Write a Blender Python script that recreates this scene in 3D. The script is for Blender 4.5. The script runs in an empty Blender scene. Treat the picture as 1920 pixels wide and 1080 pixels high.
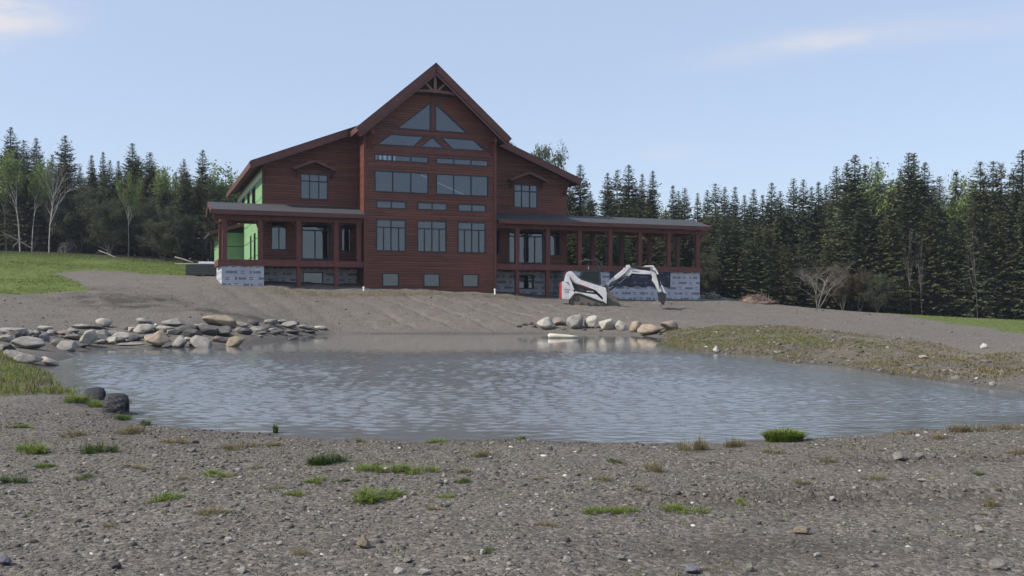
import bpy, bmesh, math, random
import numpy as np
from mathutils import Vector, Matrix
from mathutils.geometry import tessellate_polygon
R = math.radians
random.seed(7)
rng = np.random.default_rng(7)
S = bpy.context.scene
COL = S.collection

# ------------------------------------------------------------------ camera, sky, sun, exposure
F = 1780.0                       # focal length in pixels of the 1920 px wide photograph
CAM = 1.35                       # eye height above the pond
cam_d = bpy.data.cameras.new('camera')
cam = bpy.data.objects.new('camera', cam_d)
COL.objects.link(cam)
cam_d.sensor_width = 36.0
cam_d.lens = 36.0 * F / 1920.0
cam_d.shift_y = 35.0 / 1920.0
cam_d.clip_start = 0.05
cam_d.clip_end = 3000
cam.location = (0, 0, CAM)
cam.rotation_euler = (R(90), 0, 0)
S.camera = cam

SUN_AZ = Vector((-0.93, -0.36, 0)).normalized()
SUN_EL = R(44)
sdir = Vector((SUN_AZ.x * math.cos(SUN_EL), SUN_AZ.y * math.cos(SUN_EL), math.sin(SUN_EL)))
sun_d = bpy.data.lights.new('sun', 'SUN')
sun_d.energy = 3.6
sun_d.angle = R(0.6)
sun_d.color = (1.0, 0.925, 0.82)
sun = bpy.data.objects.new('sun', sun_d)
COL.objects.link(sun)
sun.rotation_euler = sdir.to_track_quat('Z', 'Y').to_euler()
sun.location = (-60, -30, 80)

W = bpy.data.worlds.new('World')
S.world = W
W.use_nodes = True
wn, wl = W.node_tree.nodes, W.node_tree.links
wn.clear()
sky = wn.new('ShaderNodeTexSky')
sky.sky_type = 'NISHITA'
sky.sun_disc = False
sky.sun_elevation = SUN_EL
sky.sun_rotation = math.atan2(SUN_AZ.x, SUN_AZ.y)
sky.air_density = 1.0
sky.dust_density = 0.7
sky.ozone_density = 2.0
SKY_S = 0.15
bg = wn.new('ShaderNodeBackground')
bg.inputs[1].default_value = SKY_S
wo = wn.new('ShaderNodeOutputWorld')
wl.new(bg.outputs[0], wo.inputs[0])


def wmath(op, a, b=None, c=None, clamp=False):
    n = wn.new('ShaderNodeMath')
    n.operation = op
    n.use_clamp = clamp
    for i, v in enumerate((a, b, c)):
        if v is None:
            continue
        if isinstance(v, (int, float)):
            n.inputs[i].default_value = v
        else:
            wl.new(v, n.inputs[i])
    return n.outputs[0]


tc = wn.new('ShaderNodeTexCoord')
sx = wn.new('ShaderNodeSeparateXYZ')
wl.new(tc.outputs['Generated'], sx.inputs[0])
yy = wmath('MAXIMUM', sx.outputs[1], 0.05)
U = wmath('DIVIDE', sx.outputs[0], yy)
V = wmath('DIVIDE', sx.outputs[2], yy)
cn = wn.new('ShaderNodeTexNoise')
cmap = wn.new('ShaderNodeMapping')
cmap.inputs['Scale'].default_value = (7, 7, 26)
wl.new(tc.outputs['Generated'], cmap.inputs[0])
wl.new(cmap.outputs[0], cn.inputs[0])
cn.inputs['Scale'].default_value = 2.2
cn.inputs['Detail'].default_value = 5
cn.inputs['Roughness'].default_value = 0.55
total = None
# low wisps of cloud: centre (photo pixels give their bearing), half sizes, tilt, strength
for (cx, cy, a, b, tilt, k) in [(30, 42, 95, 26, 0.0, 1.0), (5, 8, 110, 30, 0, .7), (1480, 85, 190, 26, 0.15, .5), (1575, 74, 60, 14, 0.12, .5),
                                (1760, 56, 190, 24, 0.08, .34), (1252, 287, 52, 15, 0.03, .6), (1330, 308, 40, 9, 0, .2), (2050, 60, 170, 60, 0, .4),
                                (-250, 60, 260, 90, 0.1, .9)]:
    du = wmath('SUBTRACT', U, (cx - 960) / F)
    dv = wmath('SUBTRACT', V, (575 - cy) / F)
    ca, sa = math.cos(tilt), math.sin(tilt)
    p = wmath('ADD', wmath('MULTIPLY', du, ca * F / a), wmath('MULTIPLY', dv, sa * F / a))
    q = wmath('SUBTRACT', wmath('MULTIPLY', dv, ca * F / b), wmath('MULTIPLY', du, sa * F / b))
    r2 = wmath('ADD', wmath('MULTIPLY', p, p), wmath('MULTIPLY', q, q))
    g = wmath('MULTIPLY', wmath('POWER', 2.718, wmath('MULTIPLY', r2, -1.3)), k)
    total = g if total is None else wmath('ADD', total, g)
cl = wmath('MULTIPLY', total, wmath('MULTIPLY_ADD', cn.outputs[0], 3.0, -0.75, clamp=True), clamp=True)
cl = wmath('MULTIPLY', cl, wmath('GREATER_THAN', sx.outputs[1], 0.06))
mix = wn.new('ShaderNodeMix')
mix.data_type = 'RGBA'
wl.new(cl, mix.inputs[0])
pale = wn.new('ShaderNodeMix')          # thin high haze evens the blue out
pale.data_type = 'RGBA'
pale.inputs[0].default_value = 0.68
wl.new(sky.outputs[0], pale.inputs[6])
pale.inputs[7].default_value = (0.335 / SKY_S, 0.385 / SKY_S, 0.50 / SKY_S, 1)
wl.new(pale.outputs[2], mix.inputs[6])
mix.inputs[7].default_value = (0.50 / SKY_S, 0.50 / SKY_S, 0.54 / SKY_S, 1)
wl.new(mix.outputs[2], bg.inputs[0])

S.view_settings.view_transform = 'Standard'
S.view_settings.look = 'None'
S.view_settings.exposure = 0.6
S.view_settings.gamma = 1.0
S.view_settings.use_curve_mapping = False
S.render.engine = 'CYCLES'
S.cycles.max_bounces = 6
S.cycles.transparent_max_bounces = 12

# ------------------------------------------------------------------ helpers


def tag(o, label=None, cat=None, group=None, kind=None):
    if label:
        o['label'] = label
    if cat:
        o['category'] = cat
    if group:
        o['group'] = group
    if kind:
        o['kind'] = kind
    return o


def empty(name, loc, rz=0.0, label=None, cat=None, group=None):
    o = bpy.data.objects.new(name, None)
    COL.objects.link(o)
    o.location = loc
    o.rotation_euler = (0, 0, rz)
    o.empty_display_size = 0.3
    return tag(o, label, cat, group)


def link(name, me, mat=None, parent=None):
    o = bpy.data.objects.new(name, me)
    COL.objects.link(o)
    if mat is not None and not me.materials:
        me.materials.append(mat)
    if parent is not None:
        o.parent = parent
    return o


class MB:
    def __init__(self):
        self.v, self.f = [], []

    def add(self, vs, fs):
        b = len(self.v)
        self.v += [tuple(p) for p in vs]
        self.f += [tuple(b + i for i in q) for q in fs]
        return self

    def box(self, x0, x1, y0, y1, z0, z1):
        return self.add([(x0, y0, z0), (x1, y0, z0), (x1, y1, z0), (x0, y1, z0), (x0, y0, z1), (x1, y0, z1), (x1, y1, z1), (x0, y1, z1)],
                        [(0, 3, 2, 1), (4, 5, 6, 7), (0, 1, 5, 4), (1, 2, 6, 5), (2, 3, 7, 6), (3, 0, 4, 7)])

    def wall(self, outer, holes, axis, a, b):
        """polygon with holes in (h, z) extruded from a to b along axis ('y' or 'x')"""
        mk = (lambda h, z, d: (h, d, z)) if axis == 'y' else (lambda h, z, d: (d, h, z))
        loops = [outer] + list(holes)
        pts = [p for lp in loops for p in lp]
        tris = tessellate_polygon([[Vector((p[0], p[1], 0)) for p in lp] for lp in loops])
        n = len(pts)
        ar = lambda l: sum(l[i][0] * l[i - 1][1] - l[i - 1][0] * l[i][1] for i in range(len(l))) / 2
        got = sum(abs(ar([pts[i] for i in t])) for t in tris)
        want = abs(ar(outer)) - sum(abs(ar(h)) for h in holes)
        if abs(got - want) > .02 * want + .01:
            print('WALL PROBLEM', got, want, outer[:2])
        vs = [mk(p[0], p[1], a) for p in pts] + [mk(p[0], p[1], b) for p in pts]
        fs = [tuple(t) for t in tris] + [tuple(n + i for i in reversed(t)) for t in tris]
        o = 0
        for lp in loops:
            m = len(lp)
            for i in range(m):
                j = (i + 1) % m
                fs.append((o + i, o + j, n + o + j, n + o + i))
            o += m
        return self.add(vs, fs)

    def prism(self, poly, axis, a, b):
        return self.wall(poly, [], axis, a, b)

    def slab(self, quad, th):
        """four top corners, thickened straight down"""
        t = [Vector(p) for p in quad]
        lo = [p - Vector((0, 0, th)) for p in t]
        return self.add(t + lo, [(0, 1, 2, 3), (7, 6, 5, 4), (0, 4, 5, 1), (1, 5, 6, 2), (2, 6, 7, 3), (3, 7, 4, 0)])

    def bar(self, p, q, w, h, up=(0, 0, 1)):
        p, q = Vector(p), Vector(q)
        d = (q - p).normalized()
        up = Vector(up)
        if abs(d.dot(up)) > 0.98:
            up = Vector((0, 1, 0))
        s = d.cross(up).normalized()
        t = s.cross(d).normalized()
        c = []
        for e in (p, q):
            for (i, j) in ((-1, -1), (1, -1), (1, 1), (-1, 1)):
                c.append(e + s * (i * w / 2) + t * (j * h / 2))
        return self.add(c, [(3, 2, 1, 0), (4, 5, 6, 7), (0, 1, 5, 4), (1, 2, 6, 5), (2, 3, 7, 6), (3, 0, 4, 7)])

    def tube(self, pts, rad, n=6, cap=True):
        pts = [Vector(p) for p in pts]
        if isinstance(rad, (int, float)):
            rad = [rad] * len(pts)
        b = []
        for i, p in enumerate(pts):
            d = (pts[min(i + 1, len(pts) - 1)] - pts[max(i - 1, 0)]).normalized()
            up = Vector((0, 0, 1)) if abs(d.z) < 0.95 else Vector((0, 1, 0))
            s = d.cross(up).normalized()
            t = s.cross(d)
            for k in range(n):
                a = 2 * math.pi * k / n
                b.append(p + (s * math.cos(a) + t * math.sin(a)) * rad[i])
        fs = []
        for i in range(len(pts) - 1):
            for k in range(n):
                k2 = (k + 1) % n
                fs.append((i * n + k, i * n + k2, (i + 1) * n + k2, (i + 1) * n + k))
        if cap:
            fs.append(tuple(range(n - 1, -1, -1)))
            m = (len(pts) - 1) * n
            fs.append(tuple(range(m, m + n)))
        return self.add(b, fs)

    def mesh(self, name, off=(0, 0, 0), bevel=0.0, smooth=False):
        me = bpy.data.meshes.new(name)
        me.from_pydata([(p[0] + off[0], p[1] + off[1], p[2] + off[2]) for p in self.v], [], self.f)
        bm = bmesh.new()
        bm.from_mesh(me)
        bmesh.ops.recalc_face_normals(bm, faces=bm.faces)
        if bevel:
            ed = [e for e in bm.edges if len(e.link_faces) == 2 and e.calc_face_angle(0) > 0.5]
            bmesh.ops.bevel(bm, geom=ed, offset=bevel, segments=2, affect='EDGES', profile=0.6, clamp_overlap=True)
        bm.to_mesh(me)
        bm.free()
        if smooth:
            me.polygons.foreach_set('use_smooth', [True] * len(me.polygons))
        return me

    def build(self, name, mat, parent=None, off=(0, 0, 0), bevel=0.0, smooth=False):
        return link(name, self.mesh(name, off, bevel, smooth), mat, parent)


def np_mesh(name, v, f, attr=None, smooth=False):
    """v (n,3) float, f (m,k) int; attr: dict name -> per-vertex float"""
    me = bpy.data.meshes.new(name)
    m, k = f.shape
    me.vertices.add(len(v))
    me.vertices.foreach_set('co', np.ascontiguousarray(v, dtype=np.float32).ravel())
    me.loops.add(m * k)
    me.loops.foreach_set('vertex_index', np.ascontiguousarray(f, dtype=np.int32).ravel())
    me.polygons.add(m)
    me.polygons.foreach_set('loop_start', np.arange(0, m * k, k, dtype=np.int32))
    me.polygons.foreach_set('loop_total', np.full(m, k, dtype=np.int32))
    if smooth:
        me.polygons.foreach_set('use_smooth', np.ones(m, dtype=bool))
    me.update(calc_edges=True)
    for nm, a in (attr or {}).items():
        at = me.attributes.new(nm, 'FLOAT', 'POINT')
        at.data.foreach_set('value', np.ascontiguousarray(a, dtype=np.float32))
    return me


# ------------------------------------------------------------------ materials
class NT:
    def __init__(self, name):
        self.m = bpy.data.materials.new(name)
        self.m.use_nodes = True
        self.n, self.l = self.m.node_tree.nodes, self.m.node_tree.links
        self.b = self.n['Principled BSDF']

    def node(self, t, **kw):
        n = self.n.new(t)
        for k, v in kw.items():
            setattr(n, k, v)
        return n

    def put(self, sock, v):
        if hasattr(v, 'is_output'):
            self.l.new(v, sock)
        else:
            sock.default_value = v if not (isinstance(v, tuple) and len(v) == 3 and sock.type == 'RGBA') else (*v, 1)

    def noise(self, scale, detail=4, rough=0.55, vec=None, dist=0.0):
        n = self.node('ShaderNodeTexNoise')
        n.inputs['Scale'].default_value = scale
        n.inputs['Detail'].default_value = detail
        n.inputs['Roughness'].default_value = rough
        n.inputs['Distortion'].default_value = dist
        if vec is not None:
            self.l.new(vec, n.inputs['Vector'])
        return n.outputs[0]

    def ramp(self, fac, stops):
        r = self.node('ShaderNodeValToRGB')
        e = r.color_ramp.elements
        while len(e) > 2:
            e.remove(e[-1])
        for i, (p, c) in enumerate(stops):
            x = e[i] if i < 2 else e.new(p)
            x.position = p
            x.color = (*c, 1) if len(c) == 3 else c
        self.l.new(fac, r.inputs[0])
        return r.outputs[0]

    def mix(self, fac, a, b, mode='MIX'):
        m = self.node('ShaderNodeMix', data_type='RGBA', blend_type=mode)
        self.put(m.inputs[0], fac)
        self.put(m.inputs[6], a)
        self.put(m.inputs[7], b)
        return m.outputs[2]

    def math(self, op, a, b=0.0, c=0.0, clamp=False):
        m = self.node('ShaderNodeMath', operation=op, use_clamp=clamp)
        for i, v in enumerate((a, b, c)):
            self.put(m.inputs[i], v)
        return m.outputs[0]

    def coord(self, kind='Object', scale=None):
        t = self.node('ShaderNodeTexCoord')
        o = t.outputs[kind]
        if scale:
            mp = self.node('ShaderNodeMapping')
            mp.inputs['Scale'].default_value = scale
            self.l.new(o, mp.inputs[0])
            o = mp.outputs[0]
        return o

    def bump(self, h, strength=0.3, dist=0.05, normal=None):
        b = self.node('ShaderNodeBump')
        b.inputs['Strength'].default_value = strength
        b.inputs['Distance'].default_value = dist
        self.l.new(h, b.inputs['Height'])
        if normal is not None:
            self.l.new(normal, b.inputs['Normal'])
        self.l.new(b.outputs[0], self.b.inputs['Normal'])
        return b.outputs[0]

    def attr(self, name):
        a = self.node('ShaderNodeAttribute', attribute_name=name)
        return a.outputs['Fac']

    def setb(self, **kw):
        for k, v in kw.items():
            self.put(self.b.inputs[k.replace('_', ' ')], v)
        return self


def simple(name, c0, c1, scale=6.0, rough=0.7, bump=0.0, bscale=None, metal=0.0, spec=0.5, sc=None):
    t = NT(name)
    vec = t.coord('Object', sc)
    n = t.noise(scale, 5, 0.6, vec)
    t.setb(Base_Color=t.ramp(n, [(0.3, c0), (0.7, c1)]), Roughness=rough, Metallic=metal)
    t.b.inputs['Specular IOR Level'].default_value = spec
    if bump:
        t.bump(t.noise(bscale or scale * 3, 5, 0.6, vec), bump, 0.03)
    return t.m


M = {}


def siding(name, c0, c1, board=0.17):
    t = NT(name)
    vec = t.coord('Object')
    sp = t.node('ShaderNodeSeparateXYZ')
    t.l.new(vec, sp.inputs[0])
    z = t.math('DIVIDE', sp.outputs[2], board)
    fr = t.math('FRACT', z)
    row = t.math('FLOOR', z)
    w1 = t.node('ShaderNodeTexWhiteNoise', noise_dimensions='1D')
    t.l.new(row, w1.inputs['W'])
    u = t.math('ADD', t.math('DIVIDE', t.math('ADD', sp.outputs[0], sp.outputs[1]), 3.1), t.math('MULTIPLY', w1.outputs[0], 7.0))
    cv = t.node('ShaderNodeCombineXYZ')
    t.l.new(row, cv.inputs[0])
    t.l.new(t.math('FLOOR', u), cv.inputs[1])
    w2 = t.node('ShaderNodeTexWhiteNoise', noise_dimensions='2D')
    t.l.new(cv.outputs[0], w2.inputs['Vector'])
    st = t.noise(3.0, 5, 0.65, t.coord('Object', (0.6, 0.6, 14)))
    c = t.ramp(t.math('MULTIPLY_ADD', w2.outputs[0], 0.32, t.math('MULTIPLY_ADD', st, 0.5, 0.1)), [(0.15, tuple(x * .62 for x in c0)), (0.5, c0), (0.85, c1)])
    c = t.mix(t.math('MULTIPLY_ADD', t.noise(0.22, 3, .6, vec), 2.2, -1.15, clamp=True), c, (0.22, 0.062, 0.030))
    fu = t.math('FRACT', u)
    joint = t.math('LESS_THAN', fu, 0.006)
    groove = t.math('MAXIMUM', t.math('GREATER_THAN', fr, 0.88), joint)
    t.setb(Base_Color=t.mix(t.math('MULTIPLY', groove, 0.8), c, (0.012, 0.006, 0.006)), Roughness=0.62)
    h = t.math('SINE', t.math('MULTIPLY', fr, math.pi))
    t.bump(t.math('ADD', t.math('POWER', h, 0.4), t.math('MULTIPLY', st, 0.3)), 0.8, 0.03)
    return t.m


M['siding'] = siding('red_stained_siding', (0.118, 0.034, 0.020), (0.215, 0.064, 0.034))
M['timber'] = simple('red_stained_timber', (0.085, 0.022, 0.017), (0.15, 0.04, 0.028), 5, 0.6, 0.3, 20, sc=(1, 1, 0.25))
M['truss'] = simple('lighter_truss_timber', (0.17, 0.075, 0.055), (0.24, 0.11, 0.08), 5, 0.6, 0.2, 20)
M['fascia'] = simple('red_brown_fascia', (0.078, 0.025, 0.019), (0.125, 0.038, 0.028), 3, 0.55, 0.15, 18, sc=(0.4, 0.4, 1))
M['shingle'] = simple('grey_porch_shingle', (0.026, 0.028, 0.033), (0.055, 0.058, 0.066), 9, 0.85, 0.5, 40)
M['underlay'] = simple('black_roof_underlay', (0.012, 0.013, 0.016), (0.03, 0.032, 0.036), 5, 0.8, 0.2, 30)
M['frame'] = simple('dark_window_frame', (0.010, 0.011, 0.016), (0.018, 0.019, 0.026), 8, 0.4)
M['white_frame'] = simple('pale_trim', (0.55, 0.6, 0.55), (0.7, 0.74, 0.7), 5, 0.6)
M['tape'] = simple('black_seam_tape', (0.012, 0.02, 0.016), (0.02, 0.03, 0.024), 9, 0.5)


def bands(t, v, spans):
    o = None
    for a, b in spans:
        k = t.math('MULTIPLY', t.math('GREATER_THAN', v, a), t.math('LESS_THAN', v, b))
        o = k if o is None else t.math('MAXIMUM', o, k)
    return o


def foam_mat(name, c0, c1, ink, thin=1.0, patch=False):
    """foam blocks (or membrane) with rows of printed lettering too small to read"""
    t = NT(name)
    vec = t.coord('Object')
    sp = t.node('ShaderNodeSeparateXYZ')
    t.l.new(vec, sp.inputs[0])
    h = t.math('ADD', sp.outputs[0], sp.outputs[1])
    rowf = t.math('DIVIDE', t.math('ADD', sp.outputs[2], 5.14), 0.385)
    v = t.math('FRACT', rowf)
    row = t.math('FLOOR', rowf)
    u = t.math('FRACT', t.math('ADD', t.math('DIVIDE', h, 1.42), t.math('MULTIPLY', row, 0.37)))
    cell = t.math('DIVIDE', h, 0.078)
    wn2 = t.node('ShaderNodeTexWhiteNoise', noise_dimensions='2D')
    cv = t.node('ShaderNodeCombineXYZ')
    t.l.new(t.math('FLOOR', cell), cv.inputs[0])
    t.l.new(row, cv.inputs[1])
    t.l.new(cv.outputs[0], wn2.inputs['Vector'])
    hh = t.math('MULTIPLY_ADD', wn2.outputs[0], 0.11, 0.15)
    letters = t.math('MULTIPLY', bands(t, u, [(.05, .53)]), t.math('LESS_THAN', t.math('ABSOLUTE', t.math('SUBTRACT', v, .5)), hh))
    letters = t.math('MULTIPLY', letters, t.math('LESS_THAN', t.math('FRACT', cell), 0.84))
    letters = t.math('MULTIPLY', letters, t.math('GREATER_THAN', wn2.outputs[0], 0.1))
    dash = t.math('MULTIPLY', bands(t, u, [(.66, .83)]), bands(t, v, [(.26, .40), (.58, .72)]))
    ink_f = t.math('MAXIMUM', letters, dash)
    n = t.noise(1.3, 5, 0.6, vec)
    c = t.ramp(n, [(0.3, c0), (0.7, c1)])
    seam = bands(t, v, [(0, .03)])
    c = t.mix(t.math('MULTIPLY', seam, .35), c, (0.1, 0.1, 0.13))
    if patch:
        ink_f = t.math('MULTIPLY', ink_f, t.math('GREATER_THAN', t.noise(2.2, 2, .5, vec), 0.5))
    t.setb(Base_Color=t.mix(t.math('MULTIPLY', ink_f, thin), c, ink), Roughness=0.75)
    t.bump(t.noise(4 if patch else 25, 4, .6, vec), 0.5 if patch else 0.1, 0.05)
    return t.m


M['foam'] = foam_mat('printed_foam_block', (0.36, 0.375, 0.41), (0.48, 0.495, 0.53), (0.05, 0.058, 0.10), 0.8)
M['membrane'] = foam_mat('dark_blue_membrane', (0.010, 0.012, 0.026), (0.035, 0.04, 0.07), (0.2, 0.22, 0.27), 0.6, True)


def green_mat():
    t = NT('green_sheathing')
    vec = t.coord('Object')
    sp = t.node('ShaderNodeSeparateXYZ')
    t.l.new(vec, sp.inputs[0])
    c = t.ramp(t.noise(1.2, 5, 0.6, vec), [(0.3, (0.15, 0.285, 0.13)), (0.7, (0.20, 0.36, 0.17))])
    seam = t.math('ADD', sp.outputs[2], t.math('MULTIPLY', t.math('SINE', t.math('MULTIPLY', sp.outputs[1], 1.7)), 0.02))
    c = t.mix(t.math('MULTIPLY', bands(t, seam, [(2.5, 2.56), (3.65, 3.72), (4.9, 4.97), (6.1, 6.16)]), .9), c, (0.012, 0.02, 0.016))
    t.setb(Base_Color=c, Roughness=0.7)
    return t.m


M['green'] = green_mat()
M['deck'] = simple('deck_boards', (0.09, 0.03, 0.02), (0.15, 0.05, 0.035), 4, 0.7)
M['inside'] = simple('bare_interior', (0.14, 0.13, 0.12), (0.2, 0.18, 0.16), 2, 0.9)
M['white_paint'] = simple('dusty_white_paint', (0.50, 0.49, 0.49), (0.72, 0.71, 0.72), 2.5, 0.4, 0.1, 10)
M['black_paint'] = simple('worn_black_paint', (0.012, 0.012, 0.014), (0.03, 0.03, 0.03), 6, 0.5)
M['red_paint'] = simple('red_paint', (0.35, 0.03, 0.03), (0.45, 0.05, 0.05), 5, 0.4)
M['rubber_mud'] = simple('muddy_rubber', (0.022, 0.021, 0.02), (0.07, 0.063, 0.054), 5, 0.9, 0.5, 30)
M['mud'] = simple('caked_mud', (0.09, 0.08, 0.065), (0.18, 0.16, 0.13), 6, 0.95, 0.6, 25)
M['steel'] = simple('bare_steel', (0.25, 0.25, 0.26), (0.4, 0.4, 0.42), 8, 0.35, metal=0.8)
M['tyre'] = simple('black_tyre_rubber', (0.009, 0.010, 0.012), (0.018, 0.019, 0.021), 14, 0.7, 0.3, 60)
M['white_wrap'] = simple('white_wrap', (0.7, 0.71, 0.74), (0.85, 0.86, 0.88), 3, 0.5, 0.2, 6)
M['dark_boards'] = simple('dark_stacked_boards', (0.02, 0.022, 0.028), (0.06, 0.062, 0.07), 6, 0.8, 0.3, 20, sc=(0.5, 0.5, 6))
M['bleached'] = simple('bleached_wood', (0.42, 0.38, 0.30), (0.62, 0.57, 0.46), 4, 0.8, 0.4, 20)
M['dead_wood'] = simple('dead_grey_wood', (0.14, 0.12, 0.11), (0.28, 0.25, 0.22), 5, 0.9)
M['chips'] = simple('brown_root_debris', (0.09, 0.055, 0.045), (0.24, 0.17, 0.13), 5, 0.95, 0.7, 22)


def glass_mat():
    t = NT('window_glass')
    n = t.n
    g = t.node('ShaderNodeBsdfGlossy')
    g.inputs['Roughness'].default_value = 0.02
    g.inputs['Color'].default_value = (0.9, 0.95, 1.0, 1)
    nz = t.node('ShaderNodeBump')
    nz.inputs['Strength'].default_value = 0.07
    nz.inputs['Distance'].default_value = 0.1
    t.l.new(t.noise(0.9, 2, 0.5, t.coord('Object')), nz.inputs['Height'])
    t.l.new(nz.outputs[0], g.inputs['Normal'])
    tr = t.node('ShaderNodeBsdfTransparent')
    tr.inputs['Color'].default_value = (0.42, 0.47, 0.52, 1)
    fr = t.node('ShaderNodeFresnel')
    fr.inputs['IOR'].default_value = 1.95
    mx = t.node('ShaderNodeMixShader')
    t.l.new(fr.outputs[0], mx.inputs[0])
    t.l.new(tr.outputs[0], mx.inputs[1])
    t.l.new(g.outputs[0], mx.inputs[2])
    n.remove(t.b)
    t.l.new(mx.outputs[0], n['Material Output'].inputs[0])
    return t.m


M['glass'] = glass_mat()
_t = NT('tinted_cab_glass')
_t.setb(Base_Color=(0.010, 0.018, 0.017), Roughness=0.25)
_t.b.inputs['Specular IOR Level'].default_value = 0.3
M['dark_glass'] = _t.m


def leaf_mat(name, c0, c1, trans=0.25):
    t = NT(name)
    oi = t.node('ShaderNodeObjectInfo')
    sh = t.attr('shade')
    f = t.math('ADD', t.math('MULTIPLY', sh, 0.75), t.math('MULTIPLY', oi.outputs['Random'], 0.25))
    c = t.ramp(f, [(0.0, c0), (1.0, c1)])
    t.setb(Base_Color=c, Roughness=0.65)
    t.b.inputs['Specular IOR Level'].default_value = 0.25
    tl = t.node('ShaderNodeBsdfTranslucent')
    t.l.new(c, tl.inputs[0])
    mx = t.node('ShaderNodeMixShader')
    mx.inputs[0].default_value = trans
    t.l.new(t.b.outputs[0], mx.inputs[1])
    t.l.new(tl.outputs[0], mx.inputs[2])
    t.l.new(mx.outputs[0], t.n['Material Output'].inputs[0])
    return t.m


M['needles'] = leaf_mat('spruce_needles', (0.030, 0.043, 0.024), (0.135, 0.152, 0.075), 0.15)
M['needles_olive'] = leaf_mat('fir_needles', (0.044, 0.054, 0.024), (0.165, 0.17, 0.072), 0.15)
M['spring'] = leaf_mat('spring_leaves', (0.09, 0.14, 0.04), (0.24, 0.30, 0.11), 0.35)
M['spring_dull'] = leaf_mat('summer_leaves', (0.05, 0.075, 0.03), (0.15, 0.185, 0.08), 0.3)
M['dull_leaves'] = leaf_mat('dull_young_leaves', (0.045, 0.055, 0.03), (0.10, 0.11, 0.06), 0.3)
M['rust_leaves'] = leaf_mat('rusty_young_leaves', (0.055, 0.045, 0.025), (0.12, 0.095, 0.05), 0.3)
M['grass_bright'] = leaf_mat('bright_grass', (0.075, 0.12, 0.02), (0.22, 0.27, 0.055), 0.3)
M['grass_dark'] = leaf_mat('dark_grass', (0.035, 0.062, 0.016), (0.115, 0.155, 0.045), 0.3)
M['grass_dry'] = leaf_mat('dry_grass', (0.09, 0.08, 0.035), (0.26, 0.22, 0.11), 0.25)
M['bark'] = simple('brown_bark', (0.035, 0.03, 0.027), (0.085, 0.075, 0.065), 9, 0.95, 0.5, 30, sc=(1, 1, 0.3))
M['pale_bark'] = simple('pale_birch_bark', (0.20, 0.19, 0.18), (0.40, 0.38, 0.36), 7, 0.8, 0.2, 20, sc=(0.6, 0.6, 3))
M['grey_twig'] = simple('grey_twigs', (0.10, 0.09, 0.085), (0.20, 0.18, 0.165), 6, 0.9)


def rock_mat(name, c0, c1, c2):
    t = NT(name)
    vec = t.coord('Object')
    n1 = t.noise(1.6, 6, 0.65, vec, 0.4)
    n2 = t.noise(14, 4, 0.7, vec)
    c = t.ramp(n1, [(0.25, c0), (0.55, c1), (0.8, c2)])
    c = t.mix(t.math('MULTIPLY', n2, 0.55), c, tuple(x * 0.45 for x in c1))
    t.setb(Base_Color=c, Roughness=0.9)
    t.b.inputs['Specular IOR Level'].default_value = 0.2
    t.bump(t.math('ADD', n1, t.math('MULTIPLY', n2, 0.5)), 0.7, 0.08)
    return t.m


M['rock_grey'] = rock_mat('grey_rock', (0.19, 0.18, 0.165), (0.33, 0.315, 0.285), (0.50, 0.475, 0.425))
M['rock_dark'] = rock_mat('dark_slate_rock', (0.075, 0.073, 0.072), (0.14, 0.136, 0.13), (0.25, 0.243, 0.23))
M['rock_pale'] = rock_mat('pale_rock', (0.32, 0.295, 0.25), (0.48, 0.45, 0.385), (0.62, 0.585, 0.505))
M['rock_tan'] = rock_mat('tan_rock', (0.22, 0.175, 0.13), (0.35, 0.285, 0.215), (0.46, 0.39, 0.30))
M['rock_pink'] = rock_mat('pinkish_rock', (0.18, 0.145, 0.13), (0.29, 0.235, 0.212), (0.37, 0.32, 0.29))
M['rock_violet'] = rock_mat('violet_grey_rock', (0.17, 0.165, 0.21), (0.26, 0.255, 0.31), (0.35, 0.34, 0.40))
M['stone_white'] = rock_mat('white_stone', (0.42, 0.41, 0.38), (0.6, 0.58, 0.54), (0.72, 0.7, 0.66))

# ------------------------------------------------------------------ terrain: thin-plate surface through surveyed spots


def P(px, py, Y):
    return ((px - 960) / F * Y, Y, (575 - py) * Y / F)


shore = [(200, 768), (240, 783), (300, 797), (420, 806), (600, 816), (800, 824), (1000, 827), (1250, 827), (1450, 821), (1600, 813), (1750, 805), (1920, 796), (2100, 785),
         (2250, 768), (2150, 750), (1920, 741), (1750, 714), (1600, 692), (1450, 675), (1340, 662), (1262, 655), (1238, 645), (1240, 633),
         (1160, 627), (1000, 626), (850, 626), (700, 626), (610, 627), (530, 633), (450, 648), (360, 651), (280, 651), (200, 652), (130, 660), (100, 680), (82, 692),
         (100, 715), (140, 737)]
ctrl = []
shore_xy = []
for px, py in shore:
    Y = F * CAM / (py - 575)
    ctrl.append(((px - 960) / F * Y, Y, -CAM))
    shore_xy.append(ctrl[-1][:2])
for (x, y, d) in [(0, 20, .7), (-4, 30, .8), (3, 38, .8), (9, 25, .7), (6, 15, .5), (-6, 22, .6), (0, 13, .4), (-9, 28, .5), (-3, 14, .4), (12, 18, .4), (3, 11.5, .25), (-4, 40, .5), (9.5, 14, .4)]:
    ctrl.append((x, y, -CAM - d))
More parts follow.
